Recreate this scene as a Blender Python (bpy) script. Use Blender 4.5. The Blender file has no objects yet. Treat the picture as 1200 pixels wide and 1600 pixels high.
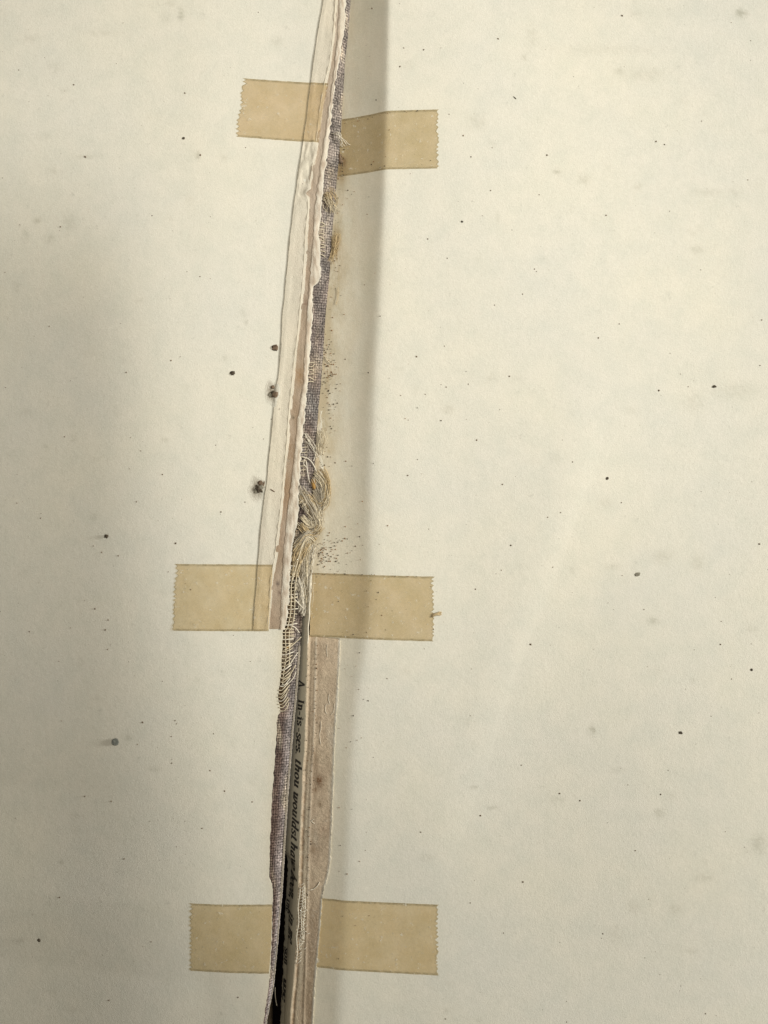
import bpy, math, random
import numpy as np
from mathutils import Vector, noise as mnoise

random.seed(7)
RNG = np.random.default_rng(7)
S = 0.0002                      # one unit of the working grid is 0.2 mm
CAM_H = 1245.0                  # camera height over the page, grid units

# ------------------------------------------------------------------ camera, world, lamps, exposure
scene = bpy.context.scene
col = scene.collection
cam_data = bpy.data.cameras.new("camera")
cam = bpy.data.objects.new("camera", cam_data)
col.objects.link(cam)
cam.location = (0, 0, CAM_H * S)
cam.rotation_euler = (0, 0, 0)
cam_data.sensor_fit = 'VERTICAL'
cam_data.sensor_height = 36
cam_data.lens = 36 * CAM_H / 1600.0
cam_data.clip_start = 0.01
cam_data.clip_end = 20
scene.camera = cam

world = bpy.data.worlds.new("World")
scene.world = world
world.use_nodes = True
bg = world.node_tree.nodes["Background"]
bg.inputs[0].default_value = (1.0, 0.94, 0.82, 1)
bg.inputs[1].default_value = 0.225

scene.view_settings.view_transform = 'Standard'
scene.view_settings.look = 'None'
scene.view_settings.exposure = 0.0
scene.view_settings.gamma = 1.0


def aim(o, target):
    d = Vector(target) - o.location
    o.rotation_euler = d.to_track_quat('-Z', 'Y').to_euler()


def G(x, y, z=0.0):
    return ((x - 600.0) * S, (800.0 - y) * S, z * S)


ld = bpy.data.lights.new("window_light", 'AREA')        # low window light from the right
ld.shape = 'RECTANGLE'
ld.size = 0.22
ld.size_y = 0.18
ld.energy = 18.4
ld.color = (0.985, 1.0, 0.985)
key = bpy.data.objects.new("window_light", ld)
key.location = G(6000, 100, 2160)
aim(key, G(600, 600))
col.objects.link(key)

ld = bpy.data.lights.new("overhead_fill_spot", 'SPOT')        # added fill lamp overhead, cone shaped to dim the light towards the bottom
ld.energy = 3.05
ld.spot_size = math.radians(60)
ld.spot_blend = 1.0
ld.shadow_soft_size = 0.035
ld.color = (1.0, 0.985, 0.935)
spot = bpy.data.objects.new("overhead_fill_spot", ld)
spot.location = G(640, 150, 2200)
aim(spot, G(480, 330))
col.objects.link(spot)


# ------------------------------------------------------------------ materials
def new_mat(name, rough=0.9, spec=0.2):
    m = bpy.data.materials.new(name)
    m.use_nodes = True
    nt = m.node_tree
    b = nt.nodes["Principled BSDF"]
    b.inputs["Roughness"].default_value = rough
    b.inputs["Specular IOR Level"].default_value = spec
    return m, nt, b


def coords(nt, scale=(1, 1, 1), src=None):
    """geometry position in grid units"""
    g = src or nt.nodes.new("ShaderNodeNewGeometry")
    mp = nt.nodes.new("ShaderNodeMapping")
    mp.inputs["Scale"].default_value = tuple(s / S for s in scale)
    nt.links.new(g.outputs["Position"], mp.inputs["Vector"])
    return mp.outputs[0]


def noise(nt, vec, scale, detail=3, rough=0.5):
    n = nt.nodes.new("ShaderNodeTexNoise")
    n.inputs["Scale"].default_value = scale
    n.inputs["Detail"].default_value = detail
    n.inputs["Roughness"].default_value = rough
    nt.links.new(vec, n.inputs["Vector"])
    return n.outputs["Fac"]


def ramp(nt, fac, stops):
    r = nt.nodes.new("ShaderNodeValToRGB")
    els = r.color_ramp.elements
    while len(els) < len(stops):
        els.new(0.5)
    for e, (p, c) in zip(els, stops):
        e.position = p
        e.color = (c[0], c[1], c[2], 1) if not isinstance(c, float) else (c, c, c, 1)
    nt.links.new(fac, r.inputs[0])
    return r.outputs[0]


def mix(nt, a, b, fac, mode='MIX'):
    m = nt.nodes.new("ShaderNodeMix")
    m.data_type = 'RGBA'
    m.blend_type = mode
    for v, i in ((a, 6), (b, 7), (fac, 0)):
        if isinstance(v, (int, float)):
            m.inputs[i].default_value = v if i == 0 else (v, v, v, 1)
        elif isinstance(v, tuple):
            m.inputs[i].default_value = (*v, 1)
        else:
            nt.links.new(v, m.inputs[i])
    return m.outputs[2]


def bump(nt, b, h, strength, dist):
    n = nt.nodes.new("ShaderNodeBump")
    n.inputs["Strength"].default_value = strength
    n.inputs["Distance"].default_value = dist * S
    nt.links.new(h, n.inputs["Height"])
    nt.links.new(n.outputs[0], b.inputs["Normal"])
    return n


def vcol(nt):
    a = nt.nodes.new("ShaderNodeAttribute")
    a.attribute_name = "tone"
    return a.outputs["Color"]


def paper_material(name, base, specks=True, relief=1.0, use_tone=False, stained=False):
    m, nt, b = new_mat(name, 0.92, 0.12)
    v = coords(nt)
    n_big = noise(nt, v, 0.0045, 3, 0.55)
    n_mid = noise(nt, v, 0.03, 4, 0.6)
    n_fine = noise(nt, v, 0.32, 3, 0.7)
    c = vcol(nt) if use_tone else base
    if stained:
        c = mix(nt, base, vcol(nt), 1.0, 'MULTIPLY')
    c = mix(nt, c, ramp(nt, n_big, [(0.3, (0.96, 0.965, 0.98)), (0.7, (1.015, 1.003, 0.975))]), 1.0, 'MULTIPLY')
    c = mix(nt, c, ramp(nt, n_mid, [(0.3, (0.945, 0.95, 0.945)), (0.62, (1.015, 1.0, 0.995))]), 1.0, 'MULTIPLY')
    c = mix(nt, c, ramp(nt, n_fine, [(0.25, (0.93, 0.93, 0.925)), (0.6, (1.015, 1.015, 1.01))]), 1.0, 'MULTIPLY')
    if specks:
        # smudges: rare soft grey blotches
        ns = noise(nt, v, 0.055, 5, 0.72)
        c = mix(nt, c, (0.46, 0.44, 0.36), ramp(nt, ns, [(0.63, 0.0), (0.76, 0.5)]), 'MIX')
        # pin-prick foxing
        for sc, r0, r1, tone in ((0.085, 0.035, 0.075, (0.33, 0.29, 0.21)), (0.04, 0.022, 0.045, (0.16, 0.14, 0.10))):
            vo = nt.nodes.new("ShaderNodeTexVoronoi")
            vo.inputs["Scale"].default_value = sc
            nt.links.new(v, vo.inputs["Vector"])
            near = ramp(nt, vo.outputs["Distance"], [(r0, 1.0), (r1, 0.0)])
            sep = nt.nodes.new("ShaderNodeSeparateColor")
            nt.links.new(vo.outputs["Color"], sep.inputs[0])
            pick = ramp(nt, sep.outputs[0], [(0.60, 0.0), (0.95, 0.75)])
            f = mix(nt, near, pick, 1.0, 'MULTIPLY')
            c = mix(nt, c, tone, f, 'MIX')
    nt.links.new(c, b.inputs["Base Color"])
    h = mix(nt, noise(nt, v, 0.55, 3, 0.7), noise(nt, v, 0.11, 3, 0.6), 0.45)
    bump(nt, b, h, 0.55 * relief, 1.1)
    return m


PAPER = (0.778, 0.738, 0.617)
M_page = paper_material("endpaper_paper", PAPER, stained=True)
M_flap = paper_material("flap_paper", (0.715, 0.645, 0.51), True, 1.8)
M_tone = paper_material("torn_paper", (0.7, 0.6, 0.47), True, 2.6, use_tone=True)
M_print = paper_material("printed_leaf_paper", (0.62, 0.565, 0.43), False, 1.0)

m, nt, b = new_mat("ink", 0.7, 0.2)
b.inputs["Base Color"].default_value = (0.05, 0.043, 0.035, 1)
M_ink = m

# woven spine cloth: tone comes from the vertices, the weave is added over it
m, nt, b = new_mat("woven_cloth", 0.95, 0.1)
v = coords(nt)
c = vcol(nt)
n1 = noise(nt, v, 0.05, 4, 0.6)
c = mix(nt, c, ramp(nt, n1, [(0.3, (0.72, 0.72, 0.74)), (0.65, (1.18, 1.12, 1.1))]), 1.0, 'MULTIPLY')
n2 = noise(nt, v, 0.45, 2, 0.6)
c = mix(nt, c, ramp(nt, n2, [(0.3, (0.7, 0.68, 0.66)), (0.7, (1.3, 1.28, 1.26))]), 1.0, 'MULTIPLY')
nt.links.new(c, b.inputs["Base Color"])
M_cloth = m

# yellowed translucent tape: each pass through a face filters the light a little
m, nt, b = new_mat("yellowed_tape", 0.42, 0.45)
out = nt.nodes["Material Output"]
v = coords(nt)
uvn = nt.nodes.new("ShaderNodeUVMap")
sep = nt.nodes.new("ShaderNodeSeparateXYZ")
nt.links.new(uvn.outputs[0], sep.inputs[0])


def math_node(nt, op, a, bb=None):
    n = nt.nodes.new("ShaderNodeMath")
    n.operation = op
    for i, x in enumerate((a, bb)):
        if x is None:
            continue
        if isinstance(x, (int, float)):
            n.inputs[i].default_value = x
        else:
            nt.links.new(x, n.inputs[i])
    return n.outputs[0]


nm = noise(nt, v, 0.028, 5, 0.66)
nf = noise(nt, v, 0.30, 3, 0.6)
filt = mix(nt, ramp(nt, nm, [(0.3, (0.918, 0.876, 0.79)), (0.7, (0.958, 0.922, 0.864))]),
           ramp(nt, nf, [(0.3, (0.985, 0.985, 0.985)), (0.7, (1.0, 1.0, 1.0))]), 1.0, 'MULTIPLY')
# dirt caught along the cut edges (uv holds the distance from the long and the short edges)
edge = math_node(nt, 'MINIMUM', sep.outputs[0], sep.outputs[1])
edirt = ramp(nt, edge, [(0.0, 1.0), (0.42, 0.85), (0.62, 0.0)])
edirt = mix(nt, edirt, ramp(nt, noise(nt, v, 0.16, 3, 0.7), [(0.3, 0.12), (0.62, 0.95)]), 1.0, 'MULTIPLY')
filt = mix(nt, filt, (0.78, 0.745, 0.67), edirt)
tr = nt.nodes.new("ShaderNodeBsdfTransparent")
nt.links.new(filt, tr.inputs[0])
pale = ramp(nt, noise(nt, v, 0.13, 3, 0.75), [(0.63, 0.0), (0.66, 0.6)])
b.inputs["Base Color"].default_value = (0.66, 0.55, 0.34, 1)
nt.links.new(mix(nt, (0.62, 0.53, 0.33), (0.90, 0.83, 0.68), pale), b.inputs["Base Color"])
bump(nt, b, noise(nt, v, 0.09, 3, 0.6), 0.5, 1.2)
ms = nt.nodes.new("ShaderNodeMixShader")
geo = nt.nodes.new("ShaderNodeNewGeometry")
fac = math_node(nt, 'ADD', math_node(nt, 'MULTIPLY', pale, 0.75), 0.17)
fac = math_node(nt, 'MULTIPLY', fac, math_node(nt, 'SUBTRACT', 1.0, geo.outputs["Backfacing"]))
nt.links.new(fac, ms.inputs[0])
nt.links.new(tr.outputs[0], ms.inputs[1])
nt.links.new(b.outputs[0], ms.inputs[2])
nt.links.new(ms.outputs[0], out.inputs[0])
M_tape = m
TONE_RAMPS = [n.name for n in nt.nodes if n.type == 'VALTORGB' and abs(n.color_ramp.elements[0].color[0] - 0.918) < 1e-3]


def tape_material(gain):
    """each strip has yellowed to its own degree"""
    mm = M_tape.copy()
    for nm_ in TONE_RAMPS:
        for e in mm.node_tree.nodes[nm_].color_ramp.elements:
            c_ = e.color
            e.color = (*[min(0.992, c_[i] * gain[i] ** 0.28) for i in range(3)], 1)
    return mm


def plain(name, rgb, var=0.25, rough=0.9, sc=0.3):
    m, nt, b = new_mat(name, rough, 0.15)
    v = coords(nt)
    n = noise(nt, v, sc, 3, 0.6)
    c = mix(nt, rgb, ramp(nt, n, [(0.3, (1 - var,) * 3), (0.7, (1 + var,) * 3)]), 1.0, 'MULTIPLY')
    nt.links.new(c, b.inputs["Base Color"])
    bump(nt, b, n, 0.5, 1.0)
    return m


M_th = [plain("fibre_cream", (0.61, 0.52, 0.36)), plain("fibre_tan", (0.50, 0.38, 0.21)),
        plain("fibre_ochre", (0.42, 0.24, 0.075)), plain("fibre_grey", (0.46, 0.395, 0.29)),
        plain("fibre_white", (0.68, 0.61, 0.48))]
M_crumb = plain("crumb_dark", (0.075, 0.058, 0.038), 0.5)
M_rust = plain("grit_rust", (0.24, 0.13, 0.06), 0.4)
M_crumb_b = plain("crumb_brown", (0.16, 0.11, 0.07), 0.5)
M_crumb_g = plain("crumb_grey", (0.15, 0.15, 0.125), 0.5, 0.9, 0.5)
M_crumb_l = plain("crumb_olive", (0.25, 0.225, 0.165), 0.35)
M_shadow_grime = plain("shadow_grime", (0.34, 0.30, 0.22), 0.3)  # one dark tone for dirt and cast shadow together
M_board = plain("cover_board", (0.36, 0.28, 0.19), 0.15, 0.9, 0.1)
M_leafedge = plain("leaf_edges", (0.50, 0.44, 0.33), 0.2, 0.9, 0.2)
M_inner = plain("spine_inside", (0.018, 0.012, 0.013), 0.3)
M_desk = plain("desk_top", (0.20, 0.15, 0.10), 0.15, 0.6, 0.02)


# ------------------------------------------------------------------ mesh helpers
def new_obj(name, verts, faces, mat, parent=None, smooth=True, uv=None, tone=None, kind=None, label=None):
    me = bpy.data.meshes.new(name)
    me.from_pydata([tuple(p) for p in verts], [], [tuple(f) for f in faces])
    me.materials.append(mat)
    if smooth:
        me.polygons.foreach_set("use_smooth", [True] * len(me.polygons))
    if uv is not None:
        l = me.uv_layers.new(name="UVMap")
        idx = np.empty(len(me.loops), dtype=np.int32)
        me.loops.foreach_get("vertex_index", idx)
        l.data.foreach_set("uv", np.asarray(uv, dtype=np.float32)[idx].ravel())
    if tone is not None:
        a = me.color_attributes.new("tone", 'FLOAT_COLOR', 'POINT')
        t = np.ones((len(verts), 4), dtype=np.float32)
        t[:, :3] = tone
        a.data.foreach_set("color", t.ravel())
    o = bpy.data.objects.new(name, me)
    col.objects.link(o)
    if parent is not None:
        o.parent = parent
    if kind:
        o["kind"] = kind
    if label:
        o["label"] = label
    return o


def tag(o, label, cat, group=None):
    o["label"] = label
    o["category"] = cat
    if group:
        o["group"] = group
    return o


def poly(pts):
    """x as a function of y through the given (x, y) points, gently smoothed"""
    p = sorted((y, x) for x, y in pts)
    ys = np.array([a for a, _ in p], float)
    xs = np.array([b for _, b in p], float)
    return lambda y: np.interp(y, ys, xs)


def ext(pts):
    """extend a boundary linearly beyond the frame at both ends"""
    p = sorted((y, x) for x, y in pts)
    (ya, xa), (yb, xb) = p[0], p[-1]
    o = [(x, y) for y, x in p]
    if ya <= 10:
        o.append((xa + 0.065 * (ya + 220), -220))
    if yb >= 1590:
        o.append((xb - 0.05 * (1820 - yb), 1820))
    return poly(o)


def jag(y, amp, sc, seed):
    y = np.atleast_1d(y)
    return np.array([amp * (mnoise.noise(Vector((t * sc, seed, 0.3))) * 1.2 + 0.5 * mnoise.noise(Vector((t * sc * 3.1, seed, 7.3)))
                     + 0.35 * mnoise.noise(Vector((t * sc * 8.0, seed, 3.1)))) for t in y])


def grid_faces(ny, nx, off=0, flip=False):
    i = np.arange(ny - 1)[:, None] * nx + np.arange(nx - 1)[None, :] + off
    f = np.stack([i, i + nx, i + nx + 1, i + 1], -1).reshape(-1, 4)
    return f[:, ::-1] if flip else f


def sheet(name, X, Y, Z, thick, mat, parent=None, tone=None, uv=None, label=None, kind=None, smooth=True, origin=None):
    """solid sheet from a grid of top points (rows run down the page, columns to the right)"""
    ny, nx = X.shape
    thick = np.broadcast_to(thick, X.shape)
    top = np.stack([(X - 600) * S, (800 - Y) * S, Z * S], -1).reshape(-1, 3)
    bot = np.stack([(X - 600) * S, (800 - Y) * S, (Z - thick) * S], -1).reshape(-1, 3)
    N = nx * ny
    F = [grid_faces(ny, nx), grid_faces(ny, nx, N, True)]
    r = np.arange(ny - 1) * nx
    F.append(np.stack([r + N, r + nx + N, r + nx, r], -1))                      # left rim
    r2 = r + nx - 1
    F.append(np.stack([r2, r2 + nx, r2 + nx + N, r2 + N], -1))                  # right rim
    c = np.arange(nx - 1)
    F.append(np.stack([c, c + 1, c + 1 + N, c + N], -1))                        # upper rim
    c2 = c + (ny - 1) * nx
    F.append(np.stack([c2 + N, c2 + 1 + N, c2 + 1, c2], -1))                    # lower rim
    V = np.concatenate([top, bot])
    o = (0, 0, 0)
    if origin is not None:
        o = G(*origin)
        V = V - np.array(o)
    if tone is not None:
        tone = np.concatenate([tone.reshape(-1, 3)] * 2)
    if uv is not None:
        uv = np.concatenate([uv.reshape(-1, 2)] * 2)
    ob = new_obj(name, V, np.concatenate(F), mat, parent, smooth, uv, tone, kind, label)
    ob.location = o
    me = ob.data
    try:
        me.set_sharp_from_angle(angle=math.radians(50))
    except Exception:
        pass
    return ob


def tube_arrays(paths, radii, sides=5):
    V, F, off = [], [], 0
    for P, r in zip(paths, radii):
        P = np.asarray(P, float)
        n = len(P)
        T = np.gradient(P, axis=0)
        T /= np.linalg.norm(T, axis=1)[:, None] + 1e-9
        up = np.array([0, 0, 1.0])
        A = np.cross(T, up)
        A /= np.linalg.norm(A, axis=1)[:, None] + 1e-9
        B = np.cross(A, T)
        rr = r * np.clip(np.minimum(np.arange(n) + 0.6, n - np.arange(n) - 0.4) / 1.6, 0.35, 1)
        for k in range(sides):
            a = 2 * math.pi * k / sides
            V.append(P + (A * math.cos(a) + B * math.sin(a)) * rr[:, None])
        # order: side-major
        for k in range(sides):
            k2 = (k + 1) % sides
            i = np.arange(n - 1)
            F.append(np.stack([off + k * n + i, off + k2 * n + i, off + k2 * n + i + 1, off + k * n + i + 1], -1))
        for e in (0, n - 1):
            F_end = [off + k * n + e for k in range(sides)]
            if e == 0:
                F_end = F_end[::-1]
            F.append(np.array([[F_end[0], F_end[1], F_end[2], F_end[3]]]))
        off += n * sides
    V = np.concatenate(V)
    V = np.stack([(V[:, 0] - 600) * S, (800 - V[:, 1]) * S, V[:, 2] * S], -1)
    return V, np.concatenate(F)[:, ::-1]


def tubes(name, paths, radii, mat, parent, kind=None, label=None, sides=5):
    V, F = tube_arrays(paths, radii, sides)
    return new_obj(name, V, F, mat, parent, True, kind=kind, label=label)


def spline(pts, n):
    P = np.asarray(pts, float)
    t = np.linspace(0, len(P) - 1, n)
    out = []
    for u in t:
        i = min(int(u), len(P) - 2)
        f = u - i
        p0, p1, p2, p3 = P[max(i - 1, 0)], P[i], P[i + 1], P[min(i + 2, len(P) - 1)]
        out.append(0.5 * ((2 * p1) + (-p0 + p2) * f + (2 * p0 - 5 * p1 + 4 * p2 - p3) * f * f + (-p0 + 3 * p1 - 3 * p2 + p3) * f ** 3))
    return np.array(out)


# ------------------------------------------------------------------ outlines measured on the page (x, y)
L1 = ext([(505.7, 0), (495, 62), (487, 123), (475, 216), (462.5, 299), (460.5, 312), (455, 357), (449, 420), (442, 487), (439, 550), (435, 590),
          (431, 607), (425, 675), (417.5, 750), (411, 800), (408, 830), (404, 876), (400, 930), (396, 985)])
R1 = ext([(528, 0), (524, 50), (518, 100), (511, 130), (506, 160), (502, 190), (499, 215), (497, 228), (495, 240), (491, 262), (488, 280), (485, 296),
          (477, 303), (484, 309), (484.5, 330), (482, 350), (480, 400), (476, 450), (472, 480), (468, 520), (463, 560), (460, 600), (456, 640), (452, 690), (447, 730),
          (443, 780), (439, 820), (434, 870), (428, 900), (424, 950), (420, 985)])
W1 = ext([(531, 0), (529, 40), (526, 80), (520, 130), (510, 200), (501, 260), (493, 320), (489, 380), (486, 420), (481, 480), (477, 540), (474, 600), (466, 650),
          (462, 700), (456, 750), (450, 800), (445, 840), (442, 900), (440, 940), (438, 985)])
W2 = ext([(541, 0), (537, 50), (531, 90), (523, 130), (516, 200), (510, 255), (507, 262), (504, 300), (501, 340), (497, 360), (500, 385), (500, 430), (498, 438), (489, 448),
          (487, 500), (484, 550), (481, 600), (476, 650), (471, 700), (468, 750), (466, 800), (463, 825), (458, 850), (454, 880), (452, 930), (449, 960), (446, 985)])
CR = ext([(546, 0), (542, 50), (538, 80), (536, 120), (532, 180), (529, 230), (524, 280), (518, 350), (514, 420), (508, 480), (504, 540), (500, 600), (495, 650),
          (492, 700), (489, 740), (484, 800), (480, 860), (476, 900), (473, 940), (470, 990), (466, 1050), (462, 1100), (457, 1150), (453, 1200), (449, 1250),
          (446, 1300), (443, 1350), (440, 1400), (436, 1440), (433, 1480), (429, 1520), (426, 1550), (416, 1600)])
PE = ext([(531, 0)] + [(float(W1(y)) - 1.5, y) for y in range(40, 981, 30)] + [(442, 986), (440.5, 1020), (438.5, 1060), (434.5, 1090), (438, 1112), (434, 1118), (433, 1125), (431, 1160),
          (428, 1200), (425, 1250), (422.5, 1300), (421, 1330), (421, 1370), (424.5, 1382), (426, 1395), (425, 1450), (421, 1530), (417, 1560), (411, 1600)])
RIDGE = ext([(487, 860), (484, 900), (482, 960), (480, 990), (478.5, 1050), (477, 1090), (476, 1130), (474, 1180), (472, 1200), (470, 1250), (467.5, 1300), (466, 1350), (464.5, 1400),
             (462, 1455), (460, 1500), (458, 1530), (454, 1570), (452, 1600)])
PR = ext([(528, 890), (530.5, 997), (529.5, 1030), (527, 1080), (524.5, 1120), (522, 1160), (520.5, 1200), (519, 1250), (517, 1300), (515, 1350), (511, 1370), (504, 1395), (502, 1410),
          (499, 1455), (496, 1490), (492, 1530), (490, 1560), (488, 1600)])
GAPR = ext([(463, 1050), (460, 1150), (453, 1250), (447, 1330), (444, 1400), (441, 1440), (439.5, 1480), (438, 1520), (436.5, 1560), (434, 1600)])
RP = ext([(546, 0), (541, 50), (537, 80), (535, 120), (531, 180), (527, 230), (523, 280), (517, 350), (513, 420), (507, 480), (503, 540), (499, 600), (494, 650), (491, 700),
          (490, 760), (489, 850), (486, 890), (484.5, 930), (483, 995), (530, 999)] + [(float(PR(y)), y) for y in range(1010, 1601, 10)])
CREASE = ext([(606, 0), (603, 150), (599, 300), (593, 420), (587, 520), (581, 620), (577, 720), (575, 850), (575, 940), (566, 1020), (555, 1100), (547, 1200), (543, 1300), (538, 1400), (532, 1480),
              (527, 1600)])

# ------------------------------------------------------------------ relief of the right-hand page: a joint groove falling to the hinge
gx = np.arange(360.0, 1500.0, 2.0)
gy = np.arange(-240.0, 1860.0, 6.0)


def build_right():
    Z = np.zeros((len(gy), len(gx)))
    for j, y in enumerate(gy):
        s0 = np.interp(y, [0, 250, 600, 950, 1150, 1600], [0.50, 0.48, 0.50, 0.38, 0.21, 0.21])
        w = np.interp(y, [0, 250, 450, 700, 950, 1600], [100, 85, 44, 32, 30, 40])
        sg = np.interp(y, [0, 250, 600, 950, 1150, 1600], [3.5, 5, 9, 12, 10, 12])
        d = float(CREASE(y)) - gx
        sl = s0 * np.exp(-np.clip(d, 0, None) / w) / (1 + np.exp(-np.clip(d / sg * 2.0, -30, 30)))
        # integrate from the right
        z = -np.cumsum((sl * 2.0)[::-1])[::-1]
        # crease running diagonally over the page
        cx = np.interp(y, [600, 740, 900, 1050, 1200, 1400], [960, 928, 868, 808, 762, 690])
        a = np.interp(y, [560, 740, 1000, 1250, 1400], [0, 1, 1, 0.8, 0])
        dd = gx - cx
        z = z + a * -0.07 * np.where(dd < 0, -np.clip(-dd, 0, 60) * (1 - np.clip(-dd, 0, 60) / 120), 0.5 * np.clip(dd, 0, 120) * (1 - np.clip(dd, 0, 120) / 240))
        # upper edge dips away, whole page swells faintly
        if y < 26:
            z = z - (0.10 * (26 - y)) * np.clip((gx - 640) / 120, 0, 1)
        z = z + 1.5 * np.sin(gx / 210.0 + y / 400.0) + 1.0 * np.sin(gx / 95.0 - y / 260.0 + 1.0) * np.clip((gx - 620) / 100, 0, 1)
        Z[j] = z
    return Z


ZRG = build_right()


def zR(x, y):
    x = np.asarray(x, float)
    y = np.asarray(y, float)
    x, y = np.broadcast_arrays(x, y)
    fx = np.clip((x - gx[0]) / 2.0, 0, len(gx) - 1.001)
    fy = np.clip((y - gy[0]) / 6.0, 0, len(gy) - 1.001)
    i, j = fx.astype(int), fy.astype(int)
    u, v = fx - i, fy - j
    return (ZRG[j, i] * (1 - u) * (1 - v) + ZRG[j, i + 1] * u * (1 - v) + ZRG[j + 1, i] * (1 - u) * v + ZRG[j + 1, i + 1] * u * v)


lx = np.arange(-300.0, 700.0, 4.0)


def build_left():
    """left-hand page: level near the hinge, drooping towards its fore-edge"""
    Z = np.zeros((len(gy), len(lx)))
    for j, y in enumerate(gy):
        k = np.clip((y - 150) / 380.0, 0, 1)
        k = k * k * (3 - 2 * k)
        xr = np.interp(y, [200, 600, 900, 1300, 1600], [285, 312, 350, 430, 470])
        wd = np.interp(y, [200, 600, 900, 1300, 1600], [190, 185, 225, 300, 340])
        q = np.clip((xr - lx) / wd, 0, 1)
        q = q * q * (3 - 2 * q)
        far = np.clip((110 - lx) / 200, 0, 1) * 0.05
        sl = ((0.262 - 0.045 * np.clip((y - 1250) / 200, 0, 1)) * q - far * q) * k                     # positive: surface rises to the right
        sl = sl - 0.035 * np.clip((lx - 300) / 60, 0, 1) * np.clip((470 - lx) / 40, 0, 1)
        sl = sl + 0.10 * np.clip((y - 1420) / 120, 0, 1) * np.clip((lx - 300) / 40, 0, 1) * np.clip((425 - lx) / 20, 0, 1)
        z = np.cumsum(sl * 4.0)
        z = z - np.interp(440.0, lx, z)
        Z[j] = z + 0.8 * np.sin(y / 170.0 + lx / 300.0)
    return Z


ZLG = build_left()


def zL(x, y):
    x, y = np.broadcast_arrays(np.asarray(x, float), np.asarray(y, float))
    fx = np.clip((x - lx[0]) / 4.0, 0, len(lx) - 1.001)
    fy = np.clip((y - gy[0]) / 6.0, 0, len(gy) - 1.001)
    i, j = fx.astype(int), fy.astype(int)
    u, v = fx - i, fy - j
    return (ZLG[j, i] * (1 - u) * (1 - v) + ZLG[j, i + 1] * u * (1 - v) + ZLG[j + 1, i] * (1 - u) * v + ZLG[j + 1, i + 1] * u * v)


# ------------------------------------------------------------------ desk (setting)
def box(name, x0, y0, x1, y1, z0, z1, mat, parent=None, bev=0.0, label=None, kind=None):
    V = [G(x, y, z) for z in (z0, z1) for x, y in ((x0, y0), (x1, y0), (x1, y1), (x0, y1))]
    F = [(0, 1, 2, 3), (7, 6, 5, 4), (4, 5, 1, 0), (5, 6, 2, 1), (6, 7, 3, 2), (7, 4, 0, 3)]
    o = new_obj(name, V, F, mat, parent, False, label=label, kind=kind)
    if bev:
        md = o.modifiers.new("bevel", 'BEVEL')
        md.width = bev * S
        md.segments = 2
    return o


desk = box("desk", -1500, -1500, 2700, 3100, -260, -230, M_desk)
desk["kind"] = "structure"

# ------------------------------------------------------------------ the book
book = bpy.data.objects.new("book", None)
col.objects.link(book)
tag(book, "old book lying open at its torn inner hinge, cloth and fibres showing between cream endpapers", "book")
book.empty_display_size = 0.02
book.location = (0, 0, 0)

box("cover_board", -130, -170, 405, 1770, -150, -128, M_board, book, 3, "brown board under the left endpaper")
box("text_block", 560, -170, 1370, 1770, -228, -45, M_leafedge, book, 3, "thick stack of leaves under the right endpaper")
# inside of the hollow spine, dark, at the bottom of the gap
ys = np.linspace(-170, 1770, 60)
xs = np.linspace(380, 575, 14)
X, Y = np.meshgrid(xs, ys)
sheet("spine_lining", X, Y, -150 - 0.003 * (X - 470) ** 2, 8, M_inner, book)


def warp_x(L, R, dense_at, nx, side):
    t = np.linspace(0, 1, nx)
    return L + (R - L) * (t ** 1.8 if side == 'left' else 1 - (1 - t) ** 1.8)


SPOTS_R = [(1158, 20, 8, 7, 0.35), (925, 1141, 5, 7, 0.30), (912, 280, 9, 6, 0.16), (1105, 300, 22, 5, 0.12), (998, 290, 5, 5, 0.2), (968, 110, 6, 4, 0.22), (820, 88, 5, 5, 0.15), (832, 55, 9, 16, 0.10),
           (950, 76, 80, 7, 0.07), (1010, 115, 30, 10, 0.10), (870, 268, 5, 3, 0.3), (745, 190, 14, 12, 0.12), (1090, 390, 9, 6, 0.15), (1150, 610, 30, 12, 0.10), (1085, 630, 12, 14, 0.10), (700, 640, 8, 6, 0.18),
           (770, 590, 8, 6, 0.12), (1020, 970, 9, 5, 0.22), (1035, 870, 14, 9, 0.14), (1090, 880, 9, 12, 0.14), (1185, 1320, 12, 12, 0.20), (1030, 1270, 8, 6, 0.20), (990, 1415, 10, 9, 0.12), (1055, 1420, 9, 9, 0.14),
           (1100, 1370, 16, 7, 0.12), (960, 1460, 12, 14, 0.10), (870, 1250, 12, 5, 0.10), (770, 1262, 8, 3, 0.2), (740, 1230, 6, 3, 0.2)]
SPOTS_L = [(284, 25, 4, 9, 0.30), (268, 8, 7, 5, 0.14), (160, 55, 26, 5, 0.10), (50, 62, 14, 6, 0.10), (310, 245, 4, 6, 0.28), (350, 248, 5, 5, 0.14), (134, 246, 18, 3, 0.16), (52, 340, 6, 5, 0.28), (30, 360, 5, 12, 0.14),
           (70, 367, 8, 6, 0.18), (104, 345, 12, 12, 0.12), (88, 108, 10, 8, 0.10), (434, 65, 9, 8, 0.12), (55, 695, 4, 3, 0.28), (196, 1157, 6, 4, 0.22), (240, 1203, 10, 3, 0.22), (140, 808, 8, 5, 0.14), (77, 1367, 4, 4, 0.28),
           (350, 560, 4, 4, 0.16), (385, 505, 3, 3, 0.2), (8, 437, 5, 8, 0.14)]


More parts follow.
